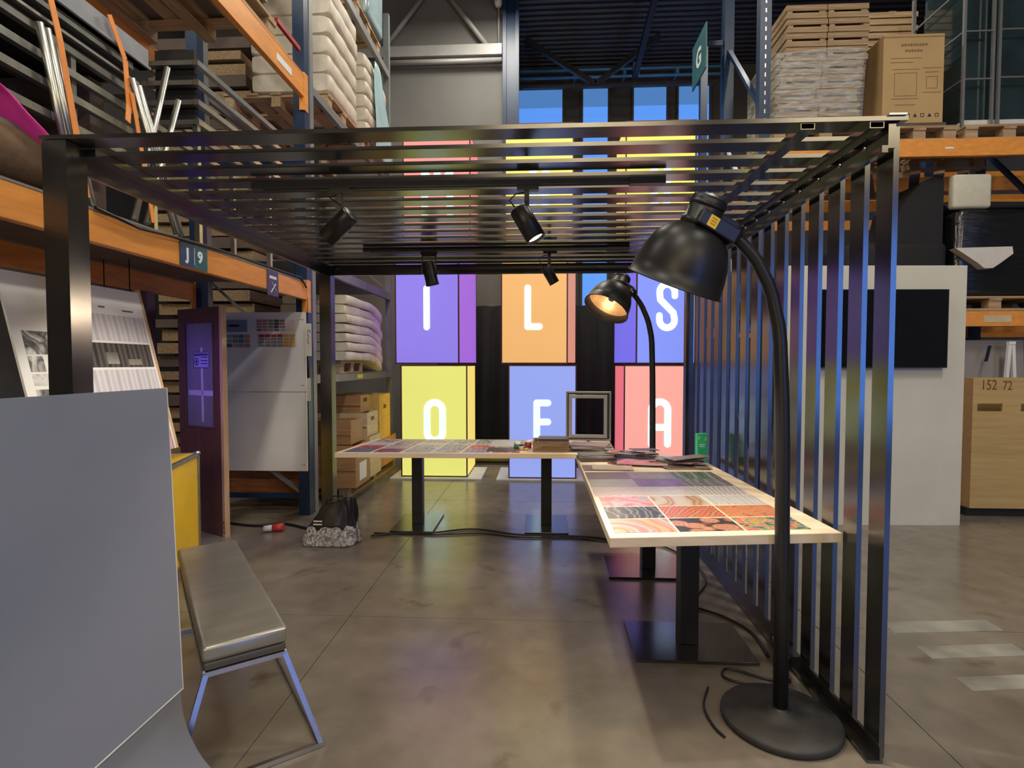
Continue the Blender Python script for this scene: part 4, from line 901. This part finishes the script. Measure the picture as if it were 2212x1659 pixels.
wooden_crate('wooden_crate', -2.7, -2.12, 6.40, 6.74, .902, 1.10, BROWNW, 'small brown crate uppermost under the shelf with sacks', group='wooden crates under the sacks')
ORD = ['lowest', 'second lowest', 'third lowest', 'fourth lowest', 'fifth lowest', 'sixth lowest', 'seventh lowest', 'eighth lowest', 'ninth lowest', 'tenth lowest']
def sack_stack(x0, x1, y0, y1, z0, n, dz, where, sag, col=SACK):
    for k in range(n):
        last = k == n-1
        lb = ('uppermost' if last else ORD[k])+' white sack '+where
        cx = (x0+x1)/2; t0 = random.uniform(-.015, .015)
        def f(u, v, k=k):     # u around the section (x,z), v along y
            a = u*2*math.pi; ex = .22
            c = math.copysign(abs(math.cos(a))**ex, math.cos(a)); s = math.copysign(abs(math.sin(a))**ex, math.sin(a))
            endr = 1-.10*max(0, abs(v-.5)*2-.90)/.10
            dn = sag*max(0, v-.55)**2*4.5
            return (cx+t0+(x1-x0)/2*c*(.5+.5*endr)+.004*math.sin(v*17+k*2), y0+(y1-y0)*v, z0+dz*(k+.5)+dz*.495*s*endr-dn+.003*math.sin(v*9+a*2+k))
        b = B(); n_ = 28
        rg = [[b._v(f(q/n_, w_/22)) for q in range(n_)] for w_ in range(23)]
        for w_ in range(22):
            for q in range(n_):
                fc = b.m.faces.new((rg[w_][q], rg[w_][(q+1) % n_], rg[w_+1][(q+1) % n_], rg[w_+1][q])); fc.smooth = True
        b.m.faces.new(rg[0]); b.m.faces.new(list(reversed(rg[-1])))
        o = obj('sack', b, col)
        tag(o, lb, 'sack', 'sacks '+where)
pallet((-2.62, 6.58, 1.362), 'small pallet under the white sacks on the grey shelf', R(90), .8, .7)
sack_stack(-2.95, -2.18, 6.15, 7.55, 1.512, 7, .106, 'on the grey shelf behind the pergola', .16)
for k, (y, lb, ln) in enumerate(((6.35, 'near', 1.0), (7.24, 'farther', .55))): pallet((-2.82, y, 4.202), '%s pallet carrying sacks on the upper grey shelf' % lb, R(90), ln, 1.14)
sack_stack(-3.1, -2.24, 5.88, 6.80, 4.36, 6, .20, 'in the nearer stack on the upper grey shelf', .02)
sack_stack(-3.0, -2.20, 6.98, 7.95, 4.36, 6, .17, 'in the farther stack on the upper grey shelf', .16)
tag(obj('plastic_cover', B().grid(16, 16, lambda u, v: (-2.168+.012*math.sin(9*u+6*v), 7.25+.78*u, 4.24+(1.16-1.0*u**2.2)*v+.0)), mat('pale_blue_plastic', (.45, .66, .70), .3, 0, .08, 5, .15)), 'pale blue plastic cover hanging over the far end of the upper sacks', 'cover')
bpy.data.objects['plastic_cover'].modifiers.new('s', 'SOLIDIFY').thickness = .006
BW = mat('blue_white_film', (.42, .58, .62), .25, 0, .12, 6, .2, coat=.4)
t = T('wrapped_bale', 'bluish film-wrapped bale on the highest grey shelf', 'bale', (-2.7, 7.3, 5.765))
obj('bale_body', B(t).soft(-3.1, -2.28, 6.9, 7.7, 5.925, 7.0, .05, 3, .012), CARD, t); obj('film_wrap', B(t).soft(-3.12, -2.2, 7.05, 7.75, 5.93, 7.02, .06, 4, .02), BW, t)
pallet((-2.82, 7.3, 5.762), 'pallet under the film-wrapped bale on the highest shelf', R(90), 1.0, 1.14)
# bay J: upper goods
for k, (y, z) in enumerate(((1.35, 4.215), (2.7, 4.215), (4.1, 4.215))):
    pallet((-2.82, y, z), ['pallet nearest the viewer', 'middle pallet', 'pallet nearest the blue upright'][k]+' on the high orange beams', R(90), 1.2, 1.15)
    t = T('board_stack', ['stack of brown boards nearest the viewer', 'middle stack of brown boards', 'stack of brown boards nearest the blue upright'][k]+' on the high orange beams', 'board stack', (-2.82, y, z+.145), 0, 'board stacks on the high pallets')
    for j in range(5): obj('board', B(t).box(-3.36+.02*(j % 2), -2.30-.015*(j % 3), y-.56, y+.55, z+.146+j*.045, z+.146+j*.045+.04), WOODP if j % 2 else SHELF, t)
t = T('timber_stack', 'tall stack of brown timber boards behind bay J', 'timber stack', (-4.3, 8.0, 0))
for j in range(34):
    obj('timber_layer', B(t).box(-4.75+.03*(j % 3), -3.60+.03*((j*7) % 4), 6.6+.05*(j % 2), 9.5-.04*((j*5) % 3), .16*j, .16*j+(.13 if j % 4 else .10)), WOODY if j % 3 else SHELF, t)
    if j < 33: obj('stacking_stick', B(t).box(-4.7, -3.65, 6.9, 7.0, .16*j+(.13 if j % 4 else .10), .16*(j+1)), SHELF, t)
tag(obj('white_foam_board', B().box(-3.2, -2.88, 2.55, 3.35, 2.60, 2.72), WHITE), 'white foam board seen between the rails under the stage decks', 'foam board')
tag(obj('foam_block', B().box(-3.2, -2.9, 2.6, 3.3, 2.278, 2.598), SHELF), 'dark block under the white foam board on bay J', 'block')
RED = mat('red_edge', (.35, .02, .02), .5)
tag(obj('red_batten', B().box(-2.29, -2.26, 4.75, 5.2, 4.40, 4.44), RED), 'dark red batten on the board stack beside the blue upright', 'batten')
# stage decks and handrails on bay J
GDP = mat('grey_deck_profile', (.30, .31, .34), .5, .3)
for k, (z, y1, h) in enumerate(((3.07, 3.12, .125), (3.205, 3.22, .115))):
    t = T('stage_deck', ['lower', 'upper'][k]+' black stage deck with grey metal edge lying on bay J', 'stage deck', (-2.8, 2.2, z), 0, 'stage decks')
    obj('deck_board', B(t).box(-3.25, -2.37, 1.2, y1-.02, z+.012, z+h), BLACKM, t)
    obj('edge_profile', B(t).box(-2.37, -2.335 if k == 0 else -2.315, 1.2, y1, z+(.085 if k == 0 else 0), z+h), ALUD if k == 0 else GDP, t)
    obj('edge_flange', B(t).box(-2.37, -2.30, 1.2, y1, z, z+.014), ALUD if k == 0 else GDP, t)
    obj('end_profile', B(t).box(-3.25, -2.37, y1-.02, y1, z+.015, z+h), GDP, t)
tag(obj('deck_bearer', B().box(-3.3, -2.42, 1.5, 1.6, 2.278, 3.068), SHELF), 'wooden bearer under the stage decks near the viewer', 'bearer')
tag(obj('deck_bearer', B().box(-3.3, -2.5, 3.0, 3.1, 2.278, 3.068), SHELF), 'wooden bearer under the far end of the stage decks', 'bearer')
t = T('stage_railing', 'aluminium stage railing of five long rails lying under the stage decks', 'railing', (-2.4, 2.4, 2.28))
for k, (z, y1) in enumerate(((2.50, 2.75), (2.64, 3.0), (2.785, 3.55), (2.91, 3.5), (3.03, 3.2))):
    x = -2.30-.012*k
    obj('rail', B(t).bar((x, 1.2, z+.01), (x, y1, z), .034, .036), ALUD, t)
    obj('rear_rail', B(t).bar((x-.45, 1.2, z+.01), (x-.45, y1, z), .034, .036), ALUD, t)
    obj('end_bar', B(t).bar((x-.02, y1-.02, z), (x-.43, y1-.02, z), .03, .03), ALUD, t)
for y in (1.5, 2.2, 2.72): obj('rail_post', B(t).bar((-2.36, y, 2.28), (-2.36, y, 3.05), .03, .03), ALUD, t); obj('rail_post', B(t).bar((-2.80, y, 2.28), (-2.80, y, 3.05), .03, .03), ALUD, t)
for k, (ya, za, yb) in enumerate(((2.45, 3.02, 2.62), (2.495, 3.02, 2.67), (2.55, 2.98, 2.73), (3.02, 3.06, 3.36), (3.08, 3.05, 3.42), (3.34, 3.28, 3.02), (3.42, 3.12, 3.10))):
    tag(obj('support_tube', B().tube([(-2.262-.006*(k % 3), yb, 2.28), (-2.270-.006*(k % 3), ya, za)], .017, 10), ALU), ['first', 'second', 'third', 'fourth', 'fifth', 'sixth', 'seventh'][k]+' leaning aluminium tube counted from the viewer on bay J', 'tube', 'leaning tubes on bay J')
for k in range(4):
    z = 3.055+.128*k; y0 = 3.60
    t = T('stair_frame', ORD[k]+' aluminium stair frame stacked on bay J beside the tubes', 'stair frame', (-2.5, 4.2, z), 0, 'stair frames')
    obj('tread', B(t).box(-2.60, -2.29, y0, y0+.05, z, z+.03), ALUD, t); obj('tread_panel', B(t).box(-2.58, -2.31, y0+.05, y0+.08, z+.0, z+.122), BLACKM, t)
    for x in (-2.62, -2.27): obj('stringer', B(t).bar((x, y0, z+.015), (x, y0+1.35, z+.015), .035, .034), ALU, t)
    obj('rear_bar', B(t).bar((-2.60, y0+1.33, z+.015), (-2.29, y0+1.33, z+.015), .03, .03), ALU, t)
    if k == 0:
        for x in (-2.60, -2.29):
            for yy in (y0+.03, y0+1.0): obj('strut', B(t).bar((x, yy, 2.28), (x, yy, z), .034, .034), ALU, t)
def strap(label, pts, w=.035):
    b = B()
    for a, c in zip(pts, pts[1:]): b.bar(a, c, .004, w, (0, 1, 0))
    return tag(obj('ratchet_strap', b, STRAP), label, 'strap', 'orange straps')
strap('long orange strap around the stage decks left of the frame', [(-2.29, 2.50, 3.32), (-2.262, 2.55, 3.0), (-2.242, 2.66, 2.3)])
strap('twisted orange strap hanging beside the leaning tubes', [(-2.295, 2.90, 3.33), (-2.29, 3.0, 3.15), (-2.275, 3.0, 2.9), (-2.26, 2.97, 2.80)])
strap('short orange strap tail hanging below the twisted strap', [(-2.27, 3.02, 2.98), (-2.235, 3.12, 2.29)], .03)
PINK = mat('magenta_cloth', (.85, .05, .40), .7, 0, .1, 8, .2)
tag(obj('pink_cloth', B().grid(14, 14, lambda u, v: (-2.235-.25*u, 2.18+.42*v, 2.62-.26*v**1.6+.03*math.sin(9*u+4*v)+.02*math.cos(8*v))), PINK), 'magenta pink cloth lying on the brown roll at the left edge', 'cloth')
bpy.data.objects['pink_cloth'].modifiers.new('s', 'SOLIDIFY').thickness = .01
tag(obj('brown_roll', B().tube([(-2.42, 1.9, 2.44), (-2.40, 2.53, 2.43)], [.145, .14], 24), mat('brown_felt', (.22, .14, .08), .9, 0, .2, 18, .2)), 'rolled brown felt lying on the orange beam at the left edge', 'roll')
tag(obj('beam_cable', B().tube([(-2.235, 2.7, 2.26), (-2.232, 3.0, 2.23), (-2.235, 3.3, 2.25), (-2.24, 3.7, 2.268), (-2.26, 4.4, 2.28), (-2.24, 5.1, 2.28), (-2.235, 5.2, 2.2)], .009, 8), BLACK), 'black cable draped along the top of the J 9 beam', 'cable')

# ================================================================ RIGHT SIDE
t = T('television_wall', 'free-standing white exhibition wall carrying the television', 'partition', (3.02, 5.2, 0), R(2.6))
obj('wall_panel', B().box(-.80, .80, 0, .06, 0, 2.36), mat('offwhite_panel', (.66, .64, .53), .5, 0, .04, 3), t, .002)
tv = T('television', 'large black flat-screen television mounted on the white wall', 'television', (3.035, 5.138, 1.44), R(2.6))
obj('screen_body', B().box(-.585, .585, 0, .04, 0, .70), BLACK, tv, .003); obj('screen', B().box(-.575, .575, -.002, 0, .012, .69), mat('glossy_screen', (.006, .007, .008), .06, 0, .1), tv)
obj('wall_bracket', B().box(-.2, .2, .04, .06, .2, .5), BLACK, tv)
# crate 152 72
t = T('numbered_crate', 'tan wooden crate marked 152 72 under the right rack', 'crate', (4.66, 5.62, .06))
TAN = wood('tan_plywood', (.50, .33, .12), (.60, .42, .18), 'X', 1.5, .6)
x0, x1, y0, z0, z1 = 4.14, 4.95, 5.56, .08, 1.34
hs = [(4.185, 4.415), (4.585, 4.81)]; hz = (1.02, 1.095); fb = B(t)
fb.box(x0, x1, y0, y0+.018, z0, hz[0]).box(x0, x1, y0, y0+.018, hz[1], z1); xs = [x0]+[v for h in hs for v in h]+[x1]
for a, c in zip(xs[0::2], xs[1::2]): fb.box(a, c, y0, y0+.018, hz[0], hz[1])
obj('front_board', fb, TAN, t)
obj('crate_body', B(t).box(x0, x0+.018, y0+.018, 5.78, z0, z1).box(x1-.018, x1, y0+.018, 5.78, z0, z1).box(x0, x1, 5.78, 5.79, z0, z1).box(x0+.018, x1-.018, y0+.018, 5.78, z0, z0+.02), TAN, t)
PEN = mat('brown_marker', (.16, .10, .03), .7)
text('handwritten_number', '152', .14, PEN, t, (4.285-4.66, -.041-.02, 1.21), sx=.72); text('handwritten_number', '72', .125, PEN, t, (4.455-4.66, -.061, 1.205), sx=.72)
obj('skid', B(t).box(x0-.02, x1+.02, y0+.02, 5.78, 0, .08), BLACKM, t)
tag(obj('leaning_screen', B().hexa([(4.30, 5.90, 0), (4.95, 5.90, 0), (4.95, 5.92, 0), (4.30, 5.92, 0), (4.30, 6.0, 1.72), (4.95, 6.0, 1.72), (4.95, 6.02, 1.72), (4.30, 6.02, 1.72)]), mat('grey_panel', (.30, .28, .26), .6, 0, .06, 3)), 'grey panel leaning behind the numbered crate', 'panel')
t = T('folding_trestle', 'white folding trestle standing behind the numbered crate', 'trestle', (4.72, 5.85, 0))
for s in (-1, 1): obj('leg', B(t).bar((4.70+s*.12, 5.84, 0), (4.70+s*.015, 5.84, 1.68), .03, .03), WHITE, t)
obj('cap', B(t).box(4.67, 4.73, 5.82, 5.86, 1.67, 1.70), WHITE, t)
tag(obj('black_strip', B().hexa([(4.47, 5.865, 1.50), (4.50, 5.865, 1.50), (4.50, 5.872, 1.50), (4.47, 5.872, 1.50), (4.51, 5.872, 1.66), (4.54, 5.872, 1.66), (4.54, 5.88, 1.66), (4.51, 5.88, 1.66)]), BLACK), 'short black strip hanging on the grey panel', 'strip')
# black wrapped load and seats on the lower level
BF = mat('black_stretch_film', (.008, .009, .009), .14, 0, .3, 5, 1.0, stretch=(1, 1, 9), coat=.5)
t = T('wrapped_load', 'load wrapped in shiny black stretch film on the right rack', 'wrapped load', (4.55, 6.2, 2.02))
obj('film_wrap', B(t).soft(4.15, 5.05, 5.86, 6.8, 2.16, 3.02, .06, 8, .014), BF, t)
pallet((4.55, 6.3, 2.012), 'pallet under the black wrapped load on the right rack', 0, 1.0, .9)
tag(obj('white_foam_piece', B().prism([(4.08, 2.62), (4.62, 2.63), (4.63, 2.56), (4.50, 2.46), (4.44, 2.42), (4.36, 2.42), (4.30, 2.47)], 5.76, 5.85), mat('foam', (.66, .62, .56), .7, 0, .06, 8)), 'white foam piece tucked into the black stretch film', 'foam')
t = T('black_armchair', 'black upholstered armchair stored on the right rack', 'armchair', (3.75, 6.2, 2.012))
obj('seat', B(t).soft(3.15, 4.12, 5.9, 6.7, 2.03, 2.72, .07), BLACKM, t); obj('backrest', B(t).prism([(3.62, 2.70), (4.12, 2.70), (4.12, 3.36), (4.02, 3.40), (3.90, 3.34), (3.70, 3.10)], 6.0, 6.5), BLACKM, t)
tag(obj('cream_cushion', B().soft(4.13, 4.50, 5.87, 5.97, 3.04, 3.38, .03), mat('cream_foam', (.60, .58, .46), .8, 0, .05, 20, .1)), 'cream square cushion on top of the black stored goods', 'cushion')
tag(obj('black_blanket', B().soft(4.12, 5.0, 5.95, 6.7, 3.045, 3.13, .04, 2, .012), BLACKM), 'black folded blanket lying on the black wrapped load', 'blanket')
tag(obj('blue_tarpaulin', B().soft(5.25, 6.3, 7.2, 7.8, 3.0, 3.45, .06, 5, .02), mat('blue_tarp', (.03, .07, .28), .5, 0, .2, 6, .2)), 'dark blue tarpaulin bundle behind the black wrapped load', 'tarpaulin')
tag(obj('tarpaulin_support', B().box(5.0, 6.4, 7.2, 7.8, 2.9, 3.0), WOODP), 'plank platform under the blue tarpaulin bundle', 'platform')
# upper level goods
pallet((2.85, 6.3, 3.702), 'pallet under the film-wrapped crates on the right rack', 0, 1.05, .95)
pallet((3.76, 6.32, 3.702), 'pallet under the big cardboard box on the right rack', 0, .72, .98, nb=6)
pallet((4.62, 6.32, 3.702), 'pallet under the wire cage on the right rack', 0, .86, .98, nb=6)
def slat_crate(cx, y0, z0, w, h, d, label):
    t = T('slatted_crate', label, 'crate', (cx, y0+d/2, z0), 0, 'slatted crates in the wrapped stack'); g = .024
    bh = (h-g-.006)/2
    for k in range(2):
        z = z0+.001+k*(bh+g)
        obj('slat', B(t).box(cx-w/2, cx+w/2, y0, y0+.012, z, z+bh), CRATEW, t)
        obj('slat', B(t).box(cx-w/2, cx-w/2+.012, y0+.012, y0+d, z, z+bh), CRATEW, t); obj('slat', B(t).box(cx+w/2-.012, cx+w/2, y0+.012, y0+d, z, z+bh), CRATEW, t)
    for x in (cx-w/2+.012, cx+w/2-.062): obj('corner_post', B(t).box(x, x+.05, y0+.006, y0+.037, z0, z0+h-.004), CRATEW, t)
    obj('bottom', B(t).box(cx-w/2+.012, cx+w/2-.012, y0+.012, y0+d, z0, z0+.01), CRATEW, t); obj('back_wall', B(t).box(cx-w/2+.012, cx+w/2-.012, y0+d-.012, y0+d, z0+.01, z0+h-.004), CRATEW, t)
for r in range(9):
    off = (0, .03, .0, .05, .06, .10, .10, .11, .10)[r]
    for c_ in range(2):
        cx = 2.57+.41*c_+off
        slat_crate(cx, 5.90, 3.848+.14*r, .40, .138, .7, '%s slatted crate in the %s column of the wrapped stack' % ('uppermost' if r == 8 else ORD[r], ['left', 'right'][c_]))
def film_mat():
    m = bpy.data.materials.new('clear_stretch_film'); m.use_nodes = True; N, L = nt(m); b = N['Principled BSDF']
    b.inputs['Base Color'].default_value = (.75, .78, .78, 1); b.inputs['Roughness'].default_value = .15; b.inputs['Specular IOR Level'].default_value = .8
    tc = N.new('ShaderNodeTexCoord'); mp = N.new('ShaderNodeMapping'); mp.inputs['Scale'].default_value = (2, 2, 14); mp.inputs['Rotation'].default_value = (0, .5, 0); L.new(tc.outputs['Object'], mp.inputs[0])
    n = N.new('ShaderNodeTexNoise'); n.inputs['Scale'].default_value = 3; n.inputs['Detail'].default_value = 4; n.inputs['Distortion'].default_value = 1; L.new(mp.outputs[0], n.inputs['Vector'])
    mr = N.new('ShaderNodeMapRange'); mr.inputs[1].default_value = .35; mr.inputs[2].default_value = .75; mr.inputs[3].default_value = .12; mr.inputs[4].default_value = .62; L.new(n.outputs[0], mr.inputs[0]); L.new(mr.outputs[0], b.inputs['Alpha'])
    bu = N.new('ShaderNodeBump'); bu.inputs['Strength'].default_value = .6; bu.inputs['Distance'].default_value = .02; L.new(n.outputs[0], bu.inputs['Height']); L.new(bu.outputs[0], b.inputs['Normal'])
    return m
FILM = film_mat()
def wrapf(u, v):
    h = 3.84+v*.80; L = [(2.35, 6.62), (2.33, 5.885), (3.22+.04*v, 5.885), (3.22+.04*v, 6.62)]
    s = u*3; i = min(2, int(s)); f = s-i; a, c = L[i], L[i+1]
    return (a[0]+(c[0]-a[0])*f, a[1]+(c[1]-a[1])*f+(-.008*abs(math.sin(f*9+v*5)) if i == 1 else 0), h+.02*math.sin(u*14)*v)
tag(obj('stretch_film', B().grid(45, 12, wrapf), FILM), 'clear stretch film wound around the lower slatted crates', 'film')
t = T('cardboard_box', 'big printed cardboard box on a pallet of the right rack', 'cardboard box', (3.72, 6.3, 3.848))
obj('box_body', B(t).box(3.43, 4.02, 5.90, 6.72, 3.848+.05, 4.78), CARD, t, .004); obj('bottom_board', B(t).box(3.41, 4.04, 5.88, 6.74, 3.848, 3.896), mat('dark_cardboard', (.10, .08, .06), .8), t)
obj('tape', B(t).box(3.43, 4.02, 5.8985, 5.90, 4.745, 4.76), mat('brown_tape', (.32, .20, .08), .4), t)
PI = mat('brown_print', (.20, .13, .06), .7)
for k in range(9): obj('printed_title', B(t).box(3.60+.029*k, 3.622+.029*k, 5.8985, 5.90, 4.66+.002*(k % 3), 4.684+.003*(k % 2)), PI, t)
for k in range(6): obj('printed_title', B(t).box(3.64+.029*k, 3.662+.029*k, 5.8985, 5.90, 4.605, 4.628-.003*(k % 2)), PI, t)
text('printed_symbol', 'CE', .055, INK, t, (-.15, -.4035, .13), sx=1)
for k in range(5):
    x = 3.72-.04+.07*k
    obj('printed_symbol', [ring(B(t), x-.018, x+.018, 3.96, 3.996, .006, 5.8985, 5.90), B(t).prism([(x-.02, 3.962), (x+.02, 3.962), (x, 3.998)], 5.8985, 5.90)][k % 2], INK, t)
for k, (x0, x1, z) in enumerate(((3.50, 3.80, 4.54), (3.50, 3.72, 4.50), (3.82, 4.0, 4.44), (3.84, 3.97, 4.40), (3.52, 3.78, 4.43), (3.52, 3.78, 4.14), (3.55, 3.75, 4.08), (3.82, 4.0, 4.20))): obj('printed_line', B(t).box(x0, x1, 5.8985, 5.90, z, z+.006), PI, t)
obj('printed_diagram', ring(B(t), 3.54, 3.76, 4.17, 4.40, .005, 5.8985, 5.90), PI, t); obj('printed_diagram', ring(B(t), 3.85, 3.96, 4.24, 4.36, .005, 5.8985, 5.90), PI, t)
for k in range(6):
    t = T('board_stack', ORD[k]+' bundle of pale boards in the tall stack behind the cardboard box', 'board stack', (4.12, 7.05, 3.72+.33*k), 0, 'bundles of pale boards')
    for j in range(4): obj('board', B(t).box(3.70, 4.45+.02*(j % 2), 7.02, 7.6, 3.72+.33*k+.08*j, 3.72+.33*k+.08*j+.062), WOODP, t)
    for x in (3.80, 4.15): obj('spacer', B(t).box(x, x+.08, 7.04, 7.5, 3.72+.33*k+.002, 3.72+.33*k+.325), SHELF, t)
tag(obj('bearer_platform', B().box(3.6, 4.6, 7.02, 7.6, 3.62, 3.72), WOODP), 'timber platform under the tall stack of pale boards', 'platform')
t = T('wire_cage', 'tall grey metal cage of glassy goods at the right edge', 'cage', (4.8, 6.3, 3.848))
GC = mat('galvanised_wire', (.36, .37, .37), .4, .8, .1, 10)
for x in (4.22, 4.50, 4.56, 5.05): obj('cage_post', B(t).bar((x, 5.92, 3.848), (x, 5.92, 5.6), .025, .025), GC, t)
for x in (4.22, 5.05): obj('cage_post', B(t).bar((x, 6.7, 3.848), (x, 6.7, 5.6), .03, .03), GC, t)
for z in (4.33, 4.80, 5.25): obj('cage_bar', B(t).bar((4.22, 5.92, z), (4.50, 5.92, z), .014, .014), GC, t); obj('cage_bar', B(t).bar((4.56, 5.92, z+.01), (5.05, 5.92, z+.01), .014, .014), GC, t)
for z in (4.33, 4.80, 5.25): obj('cage_bar', B(t).bar((4.22, 5.92, z), (4.22, 6.7, z), .014, .014), GC, t)
tag(obj('dark_glass_unit', B().box(4.28, 5.02, 6.0, 6.6, 3.94, 5.5), mat('dark_glass', (.02, .035, .04), .08, 0, .3, 3, coat=.5)), 'dark glass-fronted unit standing inside the wire cage', 'glass unit')
tag(obj('flat_white_carton', B().box(4.26, 5.03, 5.95, 6.62, 3.85, 3.938), mat('white_carton', (.62, .62, .58), .6, 0, .1, 14)), 'flat white carton at the bottom of the wire cage', 'carton')
for k in range(3): tag(obj('equipment_case', B().box(4.28+.02*k, 5.0, 6.62, 6.68, 3.95+.5*k, 4.4+.5*k), BLACKM), ORD[k]+' narrow black case at the back of the wire cage', 'case', 'cases in the cage')
# orange-brown long planks slung under beam
for k in range(5): tag(obj('long_plank', B().bar((3.35+.24*k, 6.0, 3.44), (3.0+.24*k+.9, 6.9, 3.46), .09, .03), WOODP if k % 2 else SHELF), ['leftmost', 'second', 'third', 'fourth', 'rightmost'][k]+' slanting plank under the right rack pallets', 'plank', 'planks under the rack pallets')

# ================================================================ CABLES
def cable(pts, r, label, m=BLACK):
    P = [Vector(p) for p in pts]; sm = []
    for i in range(len(P)-1):
        a = P[max(i-1, 0)]; b_ = P[i]; c_ = P[i+1]; d = P[min(i+2, len(P)-1)]
        for k in range(6):
            s = k/6; sm.append(.5*((2*b_)+(-a+c_)*s+(2*a-5*b_+4*c_-d)*s*s+(-a+3*b_-3*c_+d)*s**3))
    sm.append(P[-1])
    return tag(obj('cable', B().tube(sm, r, 8), m), label, 'cable')
cable([(-1.45, 4.62, .010), (-1.2, 4.72, .010), (-.95, 4.73, .010), (-.6, 4.86, .010), (-.2, 4.72, .010), (.2, 4.71, .010), (.5, 4.66, .010), (.62, 4.5, .010)], .008, 'black cable crossing the floor in front of the table base plates')
cable([(-1.45, 4.70, .009), (-1.1, 4.69, .009), (-.9, 4.68, .009), (-.5, 4.74, .009), (-.2, 4.65, .009), (.25, 4.66, .009), (.5, 4.58, .009), (.95, 4.5, .009), (1.1, 4.2, .009)], .007, 'second thinner black cable running beside the first on the floor')
cable([(1.14, 4.2, .009), (1.12, 3.8, .009), (1.0, 3.55, .009), (.9, 3.4, .009), (1.05, 3.25, .009), (1.15, 3.05, .009), (1.14, 2.8, .009)], .007, 'black cable looping under the front table along the slats')
cable([(1.17, 2.78, .02), (1.16, 2.7, .05), (1.12, 2.64, .03), (1.15, 2.58, .01), (1.05, 2.60, .008), (.90, 2.68, .008), (.86, 2.60, .008), (.98, 2.545, .008), (1.10, 2.57, .008)], .006, 'thin black cable coiled on the floor behind the lamp base')
cable([(.76, 2.52, .007), (.70, 2.38, .007), (.70, 2.25, .007), (.725, 2.18, .007)], .005, 'short black lamp cord curving around the lamp base')
cable([(.90, 3.3, .70), (.95, 3.2, .62), (1.05, 3.12, .60), (1.12, 3.2, .66), (1.10, 3.5, .70)], .006, 'black cable sagging under the front table top')
cable([(-2.95, 4.95, .012), (-2.6, 4.85, .012), (-2.35, 4.92, .012), (-2.1, 4.80, .012), (-1.98, 4.75, .012)], .011, 'thick black cable on the floor left of the shopping bag')
t = T('power_socket', 'dark power strip hanging at the foot of the slats', 'power strip', (1.215, 2.72, .06))
obj('strip_body', B(t).hexa([(1.17, 2.60, .065), (1.205, 2.60, .065), (1.205, 2.86, .065), (1.17, 2.86, .065), (1.17, 2.60, .12), (1.205, 2.60, .12), (1.205, 2.86, .12), (1.17, 2.86, .12)]), BLACK, t, .004)
for y in (2.65, 2.73, 2.81): obj('socket', B(t).lathe([(0, 0), (.016, 0), (.016, .004), (0, .004)], (1.169, y, .092), (-1, 0, 0), 12), GREYF, t)
obj('plug', B(t).soft(1.135, 1.166, 2.63, 2.67, .075, .11, .006), GREYF, t)
t = T('cable_connector', 'red and white power connector on the floor left of the bag', 'connector', (-2.33, 4.72, .03))
obj('red_body', B(t).tube([(-2.27, 4.74, .04), (-2.36, 4.72, .035)], .032, 14), mat('red_plastic', (.60, .05, .05), .4), t); obj('white_collar', B(t).tube([(-2.36, 4.72, .035), (-2.43, 4.70, .03)], .026, 14), WHITE, t)
